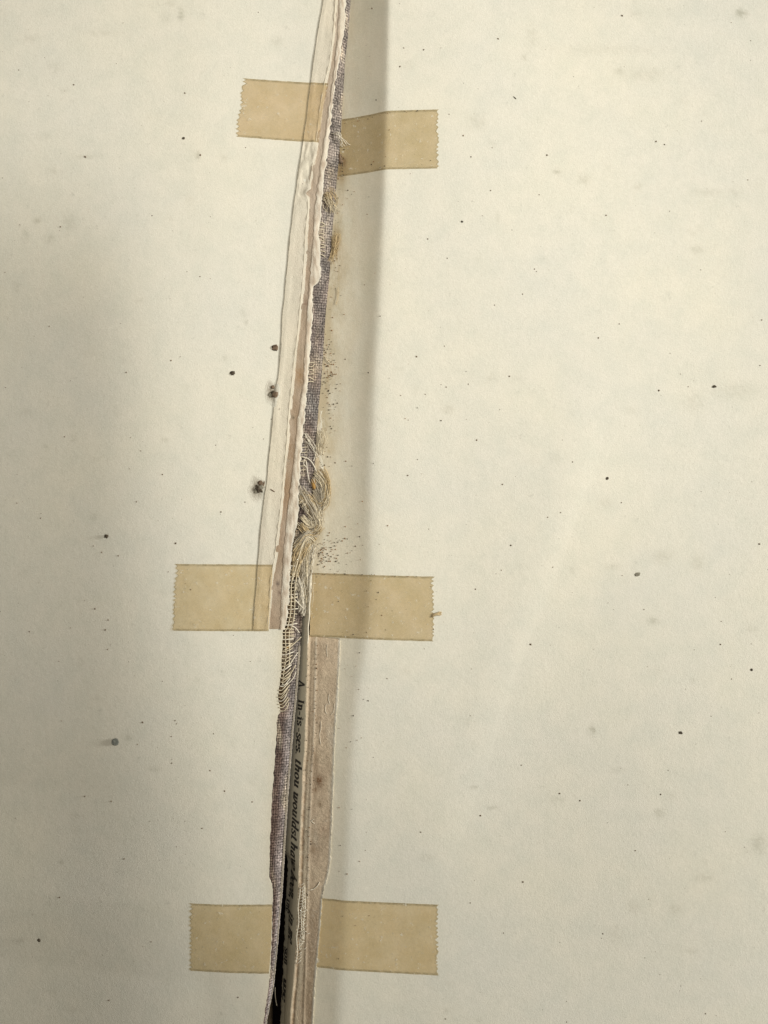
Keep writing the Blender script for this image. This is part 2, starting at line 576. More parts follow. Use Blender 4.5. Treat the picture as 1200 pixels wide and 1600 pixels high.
def page_tone(X, Y, side):
    t = np.ones(X.shape + (3,))
    rs = random.Random(21 if side == 'R' else 22)
    spots = list(SPOTS_R if side == 'R' else SPOTS_L)
    for _ in range(70):
        x = rs.uniform(620, 1300) if side == 'R' else rs.uniform(-60, 400)
        spots.append((x, rs.uniform(-60, 1660), rs.uniform(3, 12), rs.uniform(3, 8), rs.uniform(0.03, 0.11)))
    for cx, cy, rx, ry, k in spots:
        m = (np.abs(X - cx) < 3 * rx) & (np.abs(Y - cy) < 3 * ry)
        if not m.any():
            continue
        xs_, ys_ = X[m], Y[m]
        wob = np.array([mnoise.noise(Vector((a * 0.22, b * 0.22, cx))) for a, b in zip(xs_, ys_)])
        f = np.clip(np.exp(-(((xs_ - cx) / rx) ** 2 + ((ys_ - cy) / ry) ** 2)) * (1 + 1.6 * wob), 0, 1) * k
        t[m] = t[m] * (1 - f[:, None] * np.array((0.85, 0.85, 0.95)))
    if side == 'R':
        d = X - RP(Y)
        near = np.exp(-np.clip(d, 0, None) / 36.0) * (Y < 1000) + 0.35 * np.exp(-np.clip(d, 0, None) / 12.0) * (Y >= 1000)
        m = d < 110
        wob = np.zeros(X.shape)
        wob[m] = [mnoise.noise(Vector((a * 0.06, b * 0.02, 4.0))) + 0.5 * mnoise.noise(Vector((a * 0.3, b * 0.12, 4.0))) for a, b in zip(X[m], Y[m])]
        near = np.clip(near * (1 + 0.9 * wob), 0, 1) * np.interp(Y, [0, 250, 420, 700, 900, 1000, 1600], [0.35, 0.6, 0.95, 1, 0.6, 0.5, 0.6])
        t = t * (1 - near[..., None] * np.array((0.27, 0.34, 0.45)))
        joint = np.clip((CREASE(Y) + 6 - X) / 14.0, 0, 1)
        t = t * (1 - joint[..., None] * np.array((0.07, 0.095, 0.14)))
        for cx, cy, rx, ry, k, c in ((524, 382, 7, 26, 0.95, (0.60, 0.46, 0.27)), (528, 330, 8, 20, 0.35, (0.72, 0.62, 0.45)), (531, 262, 8, 18, 0.5, (0.62, 0.50, 0.33)), (535, 243, 5, 9, 0.7, (0.40, 0.24, 0.13)),
                                     (512, 700, 8, 16, 0.45, (0.75, 0.64, 0.45)), (506, 868, 8, 14, 0.3, (0.6, 0.52, 0.40)), (503, 790, 10, 40, 0.4, (0.78, 0.68, 0.5)), (512, 575, 9, 40, 0.22, (0.7, 0.6, 0.45))):
            f = k * np.exp(-(((X - cx) / rx) ** 2 + ((Y - cy) / ry) ** 2)) * np.clip(1 + 1.2 * wob, 0.2, 1.6)
            f = np.clip(f, 0, 1)[..., None]
            t = t * (1 - f + f * np.array(c))
    else:
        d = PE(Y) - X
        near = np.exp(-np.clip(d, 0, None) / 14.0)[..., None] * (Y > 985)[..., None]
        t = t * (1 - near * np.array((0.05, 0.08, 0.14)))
    return t


# left endpaper
ys = np.arange(-160, 1761, 3.0)
edge = PE(ys) + np.where(ys > 986, jag(ys, 1.1, 0.12, 3.0), 0)
X = np.stack([warp_x(-120.0, e, None, 230, 'right') for e in edge])
Y = np.repeat(ys[:, None], 230, 1)
Z = zL(X, Y)
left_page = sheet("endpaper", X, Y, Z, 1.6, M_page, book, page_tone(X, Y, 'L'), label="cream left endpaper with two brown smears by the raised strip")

# right endpaper
ys = np.unique(np.concatenate([np.arange(-160, 990, 4.0), np.arange(990, 1004, 1.0), np.arange(1004, 1761, 2.5)]))
edge = RP(ys) + jag(ys, 0.9, 0.10, 9.0)
X = np.stack([warp_x(e, 1360.0, None, 330, 'left') for e in edge])
Y = np.repeat(ys[:, None], 330, 1)
Z = zR(X, Y)
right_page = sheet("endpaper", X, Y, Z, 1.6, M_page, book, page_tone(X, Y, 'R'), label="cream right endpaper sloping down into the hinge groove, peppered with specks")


def strip(name, ya, yb, dy, Lf, Rf, nx, zf, thick, mat, tonef=None, jl=0.0, jr=0.0, seed=1.0, label=None, parent=book, js=0.13):
    ys = np.arange(ya, yb + 0.1, dy)
    L = Lf(ys) + (jag(ys, jl, js, seed) if jl else 0)
    R = Rf(ys) + (jag(ys, jr, js, seed + 5) if jr else 0)
    u = np.linspace(0, 1, nx)[None, :]
    X = L[:, None] + (R - L)[:, None] * u
    Y = np.repeat(ys[:, None], nx, 1)
    U = np.repeat(u, len(ys), 0)
    Z = zf(X, Y, U)
    tone = tonef(X, Y, U) if tonef else None
    return sheet(name, X, Y, Z, thick, mat, parent, tone, label=label)


def n2(X, Y, sx, sy, seed):
    f = np.vectorize(lambda a, b: mnoise.noise(Vector((a * sx, b * sy, seed))))
    return f(X, Y)


def mixc(a, b, f):
    f = np.clip(f, 0, 1)[..., None]
    return np.asarray(a) * (1 - f) + np.asarray(b) * f


# brown board groove bared between flap and torn edge
def tone_groove(X, Y, U):
    t = mixc((0.47, 0.37, 0.27), (0.36, 0.25, 0.155), (n2(X, Y, 0.05, 0.018, 2.0) + 0.25) * 1.2)
    for cx, cy, rx, ry, c, k in ((468, 588, 8, 18, (0.33, 0.20, 0.09), 0.9), (456, 705, 8, 22, (0.27, 0.17, 0.09), 0.8), (458, 652, 3, 3, (0.16, 0.13, 0.08), 0.9),
                                 (478, 475, 7, 12, (0.22, 0.14, 0.09), 0.75), (484, 400, 4, 14, (0.22, 0.17, 0.11), 0.7), (434, 912, 3, 4, (0.08, 0.06, 0.05), 0.9),
                                 (437, 926, 2, 3, (0.10, 0.05, 0.04), 0.9), (504, 245, 6, 4, (0.28, 0.23, 0.15), 0.8), (440, 780, 8, 60, (0.36, 0.24, 0.15), 0.6)):
        d = ((X - cx) / rx) ** 2 + ((Y - cy) / ry) ** 2
        t = mixc(t, c, k * np.exp(-d) * (0.75 + 0.6 * n2(X, Y, 0.4, 0.3, 5.0)))
    pale = np.clip((160 - Y) / 160, 0, 1) * 0.75
    return mixc(t, (0.62, 0.53, 0.42), np.maximum(pale, 0.3 * np.clip((500 - Y) / 200, 0, 1)))


strip("board_edge", -160, 984, 2.5, lambda y: R1(y) - 5, lambda y: W1(y) + 3, 12,
      lambda X, Y, U: zL(X, Y) + 0.9 + 0.5 * n2(X, Y, 0.2, 0.08, 1.0), 1.2, M_tone, tone_groove, label="tan glue-stained groove beside the raised strip")


# torn white paper edge that slopes down to the cloth
def tone_torn(X, Y, U):
    t = mixc((0.60, 0.53, 0.42), (0.44, 0.355, 0.265), (n2(X, Y, 0.25, 0.06, 4.0) + 0.2) * 1.5)
    t = mixc(t, (0.61, 0.56, 0.46), np.clip(1.1 - np.abs(U - 0.95) * 7, 0, 1))
    t = mixc(t, (0.40, 0.31, 0.22), 0.75 * np.exp(-((U - 0.12) / 0.10) ** 2) * (n2(X, Y, 0.01, 0.03, 6.0) > -0.15))
    return t


def z_torn(X, Y, U):
    base = zL(X - 4 * U, Y)
    return base + 1.6 + 0.5 * np.sin(U * 3.1) - 3.5 * U ** 1.5 + 1.0 * n2(X, Y, 0.16, 0.05, 8.0) * (0.3 + U)


strip("torn_edge", -160, 984, 1.6, W1, W2, 12, z_torn, 1.0, M_tone, tone_torn, 1.2, 1.9, 11.0, "torn pale paper edge hanging over the cloth")


# raised flap of doubled paper along the gutter
def z_flap(X, Y, U):
    crumple = np.exp(-((Y - 255) / 55.0) ** 2)
    fold = 0.25 * np.exp(-((U - 0.2) / 0.12) ** 2) + 0.3 * np.exp(-((U - 0.85) / 0.10) ** 2)
    return (zL(X, Y) + 1.1 + fold + crumple * np.clip(U * 5, 0, 1) * (2.6 * n2(X, Y, 0.06, 0.035, 3.0) + 1.3 * n2(X, Y, 0.17, 0.09, 5.0)) + 0.5 * n2(X, Y, 0.08, 0.02, 9.0)
            + 3.0 * np.exp(-(((X - 482) / 6) ** 2 + ((Y - 300) / 7) ** 2)))


strip("raised_strip", -160, 984, 2.0, L1, R1, 26, z_flap, 1.1, M_flap, None, 0.45, 0.9, 21.0, "narrow raised strip of doubled cream paper", js=0.10)
# creased line down the flap's right part
pp = [(float(R1(y)) - 3.5 + 0.8 * math.sin(y / 37.0), y, float(zL(float(R1(y)), y)) + 1.7 + 0.4 * math.sin(y * 0.3)) for y in range(-150, 980, 6)]
tubes("fold_ridge", [pp], [0.35], M_flap, book)
# dirt and the strip's cast shadow, painted as one dark line along its left edge
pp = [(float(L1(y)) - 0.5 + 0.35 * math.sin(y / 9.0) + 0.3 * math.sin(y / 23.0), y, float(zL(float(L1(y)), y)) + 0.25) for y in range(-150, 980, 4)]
tubes("shadow_grime_line", [pp], [1.05], M_shadow_grime, book)


# ------------------------------------------------------------------ spine cloth, its weave real relief
def z_clothbase(X, Y, U):
    yl = np.where(Y < 985, zL(X, Y) - 5.0, zL(X, Y) - 4.0)
    right = np.where(Y < 740, zR(X, Y) + 3.0, -11.0)
    right = np.where((Y >= 700) & (Y < 1000), (zR(X, Y) + 3.0) * (1 - np.clip((Y - 700) / 300, 0, 1)) + -11.0 * np.clip((Y - 700) / 300, 0, 1), right)
    z = yl * (1 - U) + np.minimum(right, yl) * U
    z = z + 2.5 * np.sin(U * math.pi) * np.clip((Y - 1000) / 100, 0, 1)
    return z


def tone_cloth(X, Y, U):
    warm = np.array((0.14, 0.107, 0.09))
    lilac = np.array((0.225, 0.205, 0.18))
    grey = np.array((0.20, 0.178, 0.152))
    brown = np.array((0.115, 0.083, 0.068))
    low = np.clip((Y - 1020) / 120, 0, 1)
    f = np.clip((U - 0.45) * 2.6 + 0.5 * n2(X, Y, 0.05, 0.012, 3.0), 0, 1)
    t = mixc(brown, (0.26, 0.235, 0.22), f) * low[..., None] + mixc(warm, lilac, 0.60 + 0.8 * n2(X, Y, 0.05, 0.02, 7.0)) * (1 - low[..., None])
    t = mixc(t, grey, np.clip((430 - Y) / 200, 0, 0.75))
    # bared dark ground under the open lining left of the cloth
    d = np.clip((X - (float(452) + 12 * np.clip((985 - Y) / 90, -0.2, 1)) + 10 * np.clip((Y - 1000) / 110, 0, 1)) / 4.0, 0, 1)
    g = np.clip((Y - 740) / 60, 0, 1) * np.clip((1118 - Y) / 14, 0, 1)
    t = mixc(t, (0.105, 0.072, 0.038), g * (1 - d))
    # glue residue and rubbed patches
    t = mixc(t, (0.36, 0.31, 0.23), 0.8 * np.clip(n2(X, Y, 0.10, 0.022, 41.0) * 2.6 - 0.35, 0, 1))
    for cx, cy, rx, ry, k in ((512, 305, 9, 12, 0.8), (503, 365, 7, 22, 0.4), (489, 575, 6, 22, 0.6), (484, 690, 7, 14, 0.4), (516, 262, 8, 14, 0.35)):
        t = mixc(t, (0.34, 0.285, 0.20), k * np.exp(-(((X - cx) / rx) ** 2 + ((Y - cy) / ry) ** 2)))
    # weave: threads over and under
    a = np.sin(Y * 2 * math.pi / 4.1)
    bq = np.sin((X - CR(Y)) * 2 * math.pi / 3.5)
    w = 0.5 + 0.5 * a * bq
    hole = np.clip(-a, 0, 1) * np.clip(-bq, 0, 1)
    over = np.clip(a, 0, 1) ** 2
    t = t * (0.84 + 0.50 * over + 0.18 * w - 0.75 * hole)[..., None]
    return t * np.clip(1 + 1.25 * n2(X, Y, 0.5, 0.35, 12.0) + 0.5 * n2(X, Y, 0.08, 0.03, 15.0), 0.4, 1.7)[..., None]


def z_cloth(X, Y, U):
    return z_clothbase(X, Y, U) + 0.35 * np.sin(Y * 2 * math.pi / 4.1) + 0.25 * np.sin((X - CR(Y)) * 2 * math.pi / 3.5) + 0.7 * n2(X, Y, 0.09, 0.03, 6.0)


CL = lambda y: np.where(y < 985, W2(y) - 7, PE(y) - 5)
ysoft = lambda f: (lambda y: (f(y - 6) + f(y) + f(y + 6)) / 3)
cloth = strip("spine_cloth", -160, 1700, 1.02, ysoft(CL), CR, 44, z_cloth, 2.4, M_cloth, tone_cloth, 0.4, 0.6, 31.0,
              "coarse lilac-brown woven spine cloth running the length of the hinge", js=0.3)

# whitish selvedge threads on the lower cloth edge
sel = []
for k, off in enumerate((0.5, 2.2)):
    sel.append([(float(CR(y)) - off - 0.3 + 0.35 * math.sin(y * 1.53 + k), y, float(z_clothbase(np.array(float(CR(y)) - off), np.array(float(y)), np.array(0.93))) + 0.8 + 0.3 * math.sin(y * 1.5)) for y in np.arange(1010, 1700, 2.0)])
tubes("selvedge_thread", sel, [0.55, 0.5], M_th[3], book)


# ------------------------------------------------------------------ bared brown panel right of the gap
def tone_panel(X, Y, U):
    base = mixc((0.575, 0.455, 0.315), (0.475, 0.365, 0.25), (n2(X, Y, 0.06, 0.02, 3.0) + 0.2) * 1.4)
    w = PR(Y) - RIDGE(Y)
    px = X - RIDGE(Y)
    cream = (0.60, 0.505, 0.36)
    t = base
    low = np.clip((Y - 1150) / 120, 0, 1)
    t = mixc(t, cream, np.clip(0.75 + 0.9 * n2(X, Y, 0.2, 0.05, 31.0), 0, 1) * np.exp(-((px - 0.5) / 1.7) ** 2))
    t = mixc(t, cream, 0.75 * low * np.clip(1.6 - np.abs(px - 10) / 3.6, 0, 1))
    t = mixc(t, (0.40, 0.28, 0.17), 0.85 * low * np.exp(-((px - 5.0) / 2.0) ** 2) * (n2(X, Y, 0.02, 0.09, 8.0) > -0.12))
    r2 = np.interp(Y, [1000, 1200, 1400, 1500, 1600], [13.5, 14.5, 15.5, 17, 22])
    t = mixc(t, (0.62, 0.53, 0.40), np.clip(0.7 + 1.1 * n2(X, Y, 0.2, 0.06, 33.0), 0, 1) * np.exp(-((px - r2) / 1.4) ** 2) * np.clip((1430 - Y) / 30, 0.25, 1))
    t = mixc(t, (0.58, 0.50, 0.375), 0.85 * np.clip((n2(X, Y, 0.045, 0.012, 14.0)) * 3.0, 0, 1) * np.clip((px - r2 - 5) / 8, 0, 1) * np.clip((Y - 1120) / 30, 0, 1))
    for cx, cy, rx, ry, c, k in ((497, 1222, 7, 9, (0.17, 0.085, 0.035), 1.0), (492, 1236, 4, 5, (0.20, 0.11, 0.05), 0.9), (490, 1330, 5, 5, (0.27, 0.16, 0.08), 0.7),
                                 (498, 1123, 4, 2, (0.20, 0.12, 0.06), 0.8), (492, 1185, 7, 16, (0.33, 0.22, 0.13), 0.6), (499, 1258, 3, 6, (0.20, 0.13, 0.07), 0.8),
                                 (490, 1440, 8, 30, (0.34, 0.24, 0.15), 0.55), (484, 1580, 6, 60, (0.30, 0.21, 0.13), 0.75), (486, 1500, 6, 50, (0.33, 0.23, 0.14), 0.6),
                                 (505, 1300, 14, 10, (0.42, 0.30, 0.20), 0.5)):
        d = ((X - cx) / rx) ** 2 + ((Y - cy) / ry) ** 2
        t = mixc(t, c, k * np.exp(-d) * np.clip(0.85 + 1.2 * n2(X, Y, 0.35, 0.3, 5.0), 0, 1.2))
    grain = n2(X, Y, 0.30, 0.22, 17.0)
    t = t * (1 + 0.22 * grain + 0.22 * n2(X, Y, 0.9, 0.5, 19.0))[..., None]
    t = mixc(t, (0.40, 0.30, 0.20), 0.55 * np.clip(1 - np.abs(px - r2 - 6) / 6, 0, 1) * (n2(X, Y, 0.05, 0.03, 37.0) > -0.1))
    bot = np.clip((Y - 1400) / 150, 0, 1)
    t = t * (1 - 0.10 * bot)[..., None]
    t = mixc(t, (0.76, 0.70, 0.57), np.clip(1.15 - (PR(Y) - X) / 2.6, 0, 1) * 0.95)          # white torn fibre at the far edge
    return t


def z_panel(X, Y, U):
    px = X - RIDGE(Y)
    r2 = np.interp(Y, [1000, 1200, 1400, 1500, 1600], [13.5, 14.5, 15.5, 17, 22])
    z = np.interp(Y, [890, 1600], [0, 0]) + zR(PR(Y) + 0 * X, Y) * U + (-8.0) * (1 - U)
    z = z + 0.9 * np.exp(-((px - 0.8) / 2.0) ** 2) + 0.8 * np.exp(-((px - r2) / 1.8) ** 2) - 1.0 * np.exp(-((px - 5) / 2.2) ** 2)
    z = z + 0.3 * n2(X, Y, 0.12, 0.10, 4.0) + 0.3 * n2(X, Y, 0.5, 0.4, 9.0)
    return z + 0.7 * np.clip(1 - (PR(Y) - X) / 2.5, 0, 1) + 0.6


strip("bared_panel", 994, 1700, 1.6, RIDGE, lambda y: PR(y) + 0.8, 34, lambda X, Y, U: z_panel(X, Y, U) - 3.0 * np.clip((1003 - Y) / 5, 0, 1), 2.0, M_tone, tone_panel, 0.7, 1.5, 41.0,
      "brown glue-stained board bared where the right endpaper tore away")

pp = [(float(RIDGE(y)) + 0.6 + 0.4 * math.sin(y * 0.21), y, -6.0 + 1.0 * math.sin((y - 900) / 30.0) + (y < 990) * 1.0) for y in range(900, 1010, 2)]
tubes("fold_ridge", [pp], [1.1], M_flap, book, label="white folded edge of the right endpaper")
# small lifted scabs of paper on the panel
scabs = [[(514, 1085), (513, 1095), (515, 1101), (509, 1102), (508, 1112), (511, 1117)], [(522, 1100), (521, 1112), (516, 1118)], [(501, 1128), (501, 1140), (499, 1150), (501, 1165)],
         [(511, 1008), (510, 1016), (511, 1028)], [(499, 1380), (494, 1388), (485, 1394)], [(490, 1282), (486, 1285), (491, 1289)]]
for s_, r_ in zip(scabs, [0.45, 0.4, 0.4, 0.35, 0.8, 0.6]):
    tubes("paper_scab", [spline([(x, y, float(z_panel(np.array(float(x)), np.array(float(y)), (x - float(RIDGE(y))) / float(PR(y) - RIDGE(y)))) + 0.2) for x, y in s_], 14)], [r_], M_flap, book)


# ------------------------------------------------------------------ printed leaves curving down into the gap
def leaf(name, Rf, Lf, z0, drop, pw, ya, yb, seed, label):
    return strip(name, ya, yb, 3.0, Lf, Rf, 20, lambda X, Y, U: z0 - drop * (1 - U) ** pw + 0.6 * n2(X, Y, 0.1, 0.015, seed), 1.2, M_print, None, 0.9, 0.3, seed, label)


LEAF_L = lambda y: np.minimum(CR(y) - 10, GAPR(y) + 6) * (y < 1350) + (GAPR(y) + 6) * (y >= 1350)
LEAF_L2 = ysoft(ysoft(LEAF_L))


def z_leaf(x, y):
    L, R = float(LEAF_L2(np.array([y]))[0]), float(RIDGE(y)) + 1.0
    u = min(max((x - L) / (R - L), 0), 1)
    return -6.5 - 30 * (1 - u) ** 1.35


strip("printed_leaf", 925, 1700, 3.0, LEAF_L2, lambda y: RIDGE(y) + 1.0, 20,
      lambda X, Y, U: -6.5 - 30 * (1 - U) ** 1.35, 1.2, M_print, None, 0.0, 0.0, 51.0, "printed leaf seen edge-on deep in the hinge")
strip("printed_leaf", 1080, 1700, 3.0, lambda y: GAPR(y) - 0.5 - 6 * (y < 1380) * np.clip((1380 - y) / 60, 0, 1), lambda y: GAPR(y) + 14, 14,
      lambda X, Y, U: -32 - 12 * (1 - U) ** 1.2, 1.2, M_print, None, 1.4, 0.0, 57.0, "lower printed leaf with a ragged inner edge")
strip("printed_leaf", 1380, 1700, 3.0, lambda y: GAPR(y) - 3.0, lambda y: GAPR(y) + 12, 12,
      lambda X, Y, U: -56 - 14 * (1 - U), 1.2, M_print, None, 1.2, 0.0, 61.0, "undermost printed leaf in the dark of the gap")

# ------------------------------------------------------------------ the line of print, set with a broad-nib serif hand
GLY = {  # strokes on an em of x-height 1, ascender 1.55, descender -0.5
    'I': (0.62, [[(0.3, 0), (0.3, 1.45)], [(0.08, 0), (0.52, 0)], [(0.08, 1.45), (0.52, 1.45)]]),
    'A': (1.05, [[(0.1, 0), (0.5, 1.45)], [(0.5, 1.45), (0.92, 0)], [(0.25, 0.5), (0.75, 0.5)], [(0, 0), (0.25, 0)], [(0.75, 0), (1.05, 0)]]),
    'n': (0.95, [[(0.05, 0.95), (0.25, 1.0), (0.25, 0)], [(0.25, 0.75), (0.5, 1.0), (0.7, 0.8), (0.7, 0)], [(0.1, 0), (0.4, 0)], [(0.58, 0), (0.88, 0)]]),
    'i': (0.5, [[(0.08, 0.95), (0.25, 1.0), (0.25, 0)], [(0.1, 0), (0.42, 0)], [(0.23, 1.32), (0.27, 1.42)]]),
    's': (0.7, [[(0.58, 0.78), (0.45, 1.0), (0.2, 0.95), (0.15, 0.72), (0.35, 0.53), (0.55, 0.35), (0.5, 0.06), (0.25, 0.0), (0.1, 0.22)]]),
    'e': (0.8, [[(0.15, 0.52), (0.65, 0.58), (0.6, 0.9), (0.38, 1.0), (0.15, 0.75), (0.13, 0.35), (0.35, 0.0), (0.65, 0.15)]]),
    '-': (0.5, [[(0.1, 0.5), (0.42, 0.5)]]),
    '.': (0.35, [[(0.14, 0.02), (0.2, 0.12)]]),
    ',': (0.35, [[(0.18, 0.12), (0.2, 0.0), (0.1, -0.22)]]),
    't': (0.6, [[(0.28, 1.35), (0.25, 0.15), (0.38, 0.0), (0.52, 0.12)], [(0.08, 0.98), (0.5, 0.98)]]),
    'h': (0.9, [[(0.15, 1.5), (0.2, 1.55), (0.2, 0)], [(0.2, 0.6), (0.45, 1.0), (0.65, 0.85), (0.62, 0.15), (0.78, 0.02)]]),
    'o': (0.85, [[(0.42, 1.0), (0.18, 0.85), (0.12, 0.4), (0.32, 0.0), (0.58, 0.12), (0.68, 0.6), (0.42, 1.0)]]),
    'u': (0.95, [[(0.08, 0.9), (0.2, 1.0), (0.2, 0.2), (0.38, 0.0), (0.65, 0.35)], [(0.66, 1.0), (0.66, 0.12), (0.82, 0.05)]]),
    'w': (1.25, [[(0.08, 0.9), (0.2, 1.0), (0.22, 0.15), (0.4, 0.0), (0.62, 0.5)], [(0.62, 1.0), (0.64, 0.15), (0.82, 0.0), (1.05, 0.5), (1.0, 1.0)]]),
    'l': (0.45, [[(0.15, 1.5), (0.22, 1.55), (0.2, 0.15), (0.35, 0.02)]]),
    'd': (0.9, [[(0.62, 0.75), (0.4, 1.0), (0.15, 0.7), (0.15, 0.2), (0.35, 0.0), (0.62, 0.3)], [(0.55, 1.55), (0.64, 1.55), (0.62, 0.12), (0.8, 0.02)]]),
    'a': (0.85, [[(0.62, 0.8), (0.4, 1.0), (0.15, 0.65), (0.15, 0.15), (0.32, 0.0), (0.6, 0.35)], [(0.62, 1.0), (0.6, 0.15), (0.76, 0.02)]]),
    'v': (0.8, [[(0.08, 0.9), (0.2, 1.0), (0.3, 0.05)], [(0.3, 0.0), (0.6, 0.5), (0.62, 0.95)]]),
    'b': (0.85, [[(0.15, 1.5), (0.22, 1.55), (0.2, 0.15), (0.4, 0.0), (0.66, 0.4), (0.6, 0.9), (0.4, 1.0), (0.2, 0.6)]]),
    'r': (0.65, [[(0.08, 0.9), (0.22, 1.0), (0.2, 0)], [(0.2, 0.6), (0.42, 1.0), (0.58, 0.88)]]),
    'm': (1.3, [[(0.08, 0.9), (0.22, 1.0), (0.2, 0)], [(0.2, 0.6), (0.45, 1.0), (0.6, 0.85), (0.58, 0)], [(0.58, 0.6), (0.85, 1.0), (1.0, 0.85), (0.98, 0.1), (1.15, 0.02)]]),
}


def set_line(parts, basef, size, zf, zoff=0.7):
    """text runs down the page, letter tops to the right; parts: (text, y_start, y_end, slant)"""
    V, F = [], []
    for text, ya, yb, slant in parts:
        total = sum(0.45 if ch == ' ' else GLY[ch][0] for ch in text)
        k = (yb - ya) / total
        pen = 0.0
        for ch in text:
            if ch == ' ':
                pen += 0.45
                continue
            w, strokes = GLY[ch]
            for st in strokes:
                P = spline([(a, b_, 0) for a, b_ in st], 5 * (len(st) - 1) + 1)
                for a0, a1 in zip(P[:-1], P[1:]):
                    d = a1 - a0
                    L = math.hypot(d[0], d[1]) + 1e-9
                    hw = 0.11 if ch == "-" else 0.045 + 0.095 * abs(d[1]) / L
                    n = np.array((-d[1], d[0], 0)) / L * hw
                    e = d / L * 0.03
                    q = [a0 + n - e, a1 + n + e, a1 - n + e, a0 - n - e]
                    i0 = len(V)
                    for qq in q:
                        yy = ya + (pen + qq[0] + slant * qq[1] * 0) * k + slant * (qq[1] - 0.5) * -size * 0.0
                        yy = ya + (pen + qq[0]) * k - slant * (qq[1] - 0.5) * size * -1.0
                        xx = basef(yy) + qq[1] * size
                        V.append(G(xx, yy, zf(xx, yy) + zoff))
                    F.append((i0, i0 + 1, i0 + 2, i0 + 3))
            pen += w
    # make thin solid ink: duplicate slightly lower
    V = np.array(V)
    n = len(V)
    V2 = V.copy()
    V2[:, 2] -= 0.35 * S
    FF = []
    for f in F:
        a, b_, c, d = f
        FF += [(a, b_, c, d), (d + n, c + n, b_ + n, a + n), (a, a + n, b_ + n, b_), (b_, b_ + n, c + n, c), (c, c + n, d + n, d), (d, d + n, a + n, a)]
    return np.concatenate([V, V2]), FF


base1 = poly([(465.5, 1060), (464, 1100), (462.5, 1130), (461, 1160), (459.5, 1200), (458, 1230), (455.5, 1270), (453.5, 1310), (452, 1340), (451, 1380), (448.5, 1400), (447.5, 1440), (446.5, 1500), (443, 1600)])
leaf_z = lambda x, y: z_leaf(x, y)
V, F = set_line([("A", 1067, 1077, 0.0), (".", 1079, 1083, 0.0), ("In", 1096, 1114, 0.0), ("-", 1114, 1122, 0.0), ("is", 1123, 1138, 0.0), ("-", 1140, 1148, 0.0), ("ses.", 1149, 1184, 0.2),
                 ("thou", 1190, 1236, 0.35), ("wouldst", 1242, 1318, 0.45), ("have", 1322, 1370, 0.45), ("been,", 1375, 1420, 0.45), ("in", 1438, 1458, 0.3), ("me", 1464, 1486, 0.3)],
                base1, 6.9, leaf_z)
pleaf = [o for o in book.children if o.name.startswith("printed_leaf")][0]
new_obj("printed_text", V, F, M_ink, pleaf, False, label="line of italic print reading thou wouldst have been")
base2 = lambda y: float(GAPR(y)) + 1.0
V, F = set_line([("the", 1424, 1446, 0.4), ("son", 1502, 1530, 0.4), ("we", 1552, 1590, 0.4)], base2, 5.0, lambda x, y: -32 - 12 * max(0, min(1, (1 - (x - float(GAPR(y)) + 0.5) / 14.5))) ** 1.2)
pleaf2 = [o for o in book.children if o.name.startswith("printed_leaf")][1]
new_obj("printed_text", V, F, M_ink, pleaf2, False)


# ------------------------------------------------------------------ open-weave lining and fibres
def zc(x, y):
    L, R = float(ysoft(CL)(np.array([float(y)]))[0]), float(CR(y))
    u = min(max((x - L) / (R - L), 0), 1)
    return float(z_clothbase(np.array([float(x)]), np.array([float(y)]), np.array([u]))[0])


def zhinge(x, y):
    """top of whatever lies at the hinge"""
    if x <= float(CR(y)):
        return max(zc(x, y), -14)
    return float(zR(x, y)) if y < 1000 else -6.0


R_ = random.Random(5)
# ladder of weft threads, y 885-1112
weft, wr = [], []
y = 884.0
while y < 1112:
    x0 = (float(W2(y)) - 3 if y < 985 else float(PE(y)) - 1.5) + R_.uniform(-1, 1)
    x1 = x0 + R_.uniform(14, 20)
    dropy = 3 + 10 * max(0, min(1, (y - 1020) / 60)) * R_.uniform(0.6, 1.2)
    zt = zc(x0 + 5, y) + 4
    sag = -dropy if y > 1010 else R_.uniform(-2, 3)
    weft.append(spline([(x0, y, zt + 1), (x0 + 6, y + 0.5, zt + 0.4), (x0 + 11, y + sag * 0.35, zt), (x1, y + sag, zc(x1, y) + 1.2)], 12))
    wr.append(R_.uniform(0.65, 0.95))
    y += R_.uniform(5.0, 6.6)
for k, p in enumerate(weft):
    tubes("lining_thread", [p], [wr[k]], M_th[0] if k % 4 else M_th[4], book)
# warp threads down the lining
for off, rr in ((3.5, 0.8), (9.5, 0.75)):
    P = [((float(W2(yy)) if yy < 985 else float(PE(yy)) + 1.5) + off + 1.2 * math.sin(yy * 0.09 + off), yy, zc(450, yy) + 4.6 + 0.6 * math.sin(yy * 1.1)) for yy in np.arange(892, 1075 if off < 5 else 1040, 3.0)]
    tubes("lining_thread", [P], [rr], M_th[0], book)

# small mesh patches higher up the cloth edge
mp, mr = [], []
for ya, yb, st in ((346, 398, 5.5), (566, 600, 6.0), (700, 745, 7.0)):
    y = ya
    while y < yb:
        x0 = float(W2(y)) - 2
        mp.append(spline([(x0, y, zc(x0 + 4, y) + 4), (x0 + 5, y - 1 + R_.uniform(-1, 1), zc(x0 + 5, y) + 2.5), (x0 + 10, y + R_.uniform(-4, 3), zc(x0 + 10, y) + 1.6)], 8))
        mr.append(0.6)
        y += st
tubes("lining_mesh", mp, mr, M_th[0], book, kind="stuff")

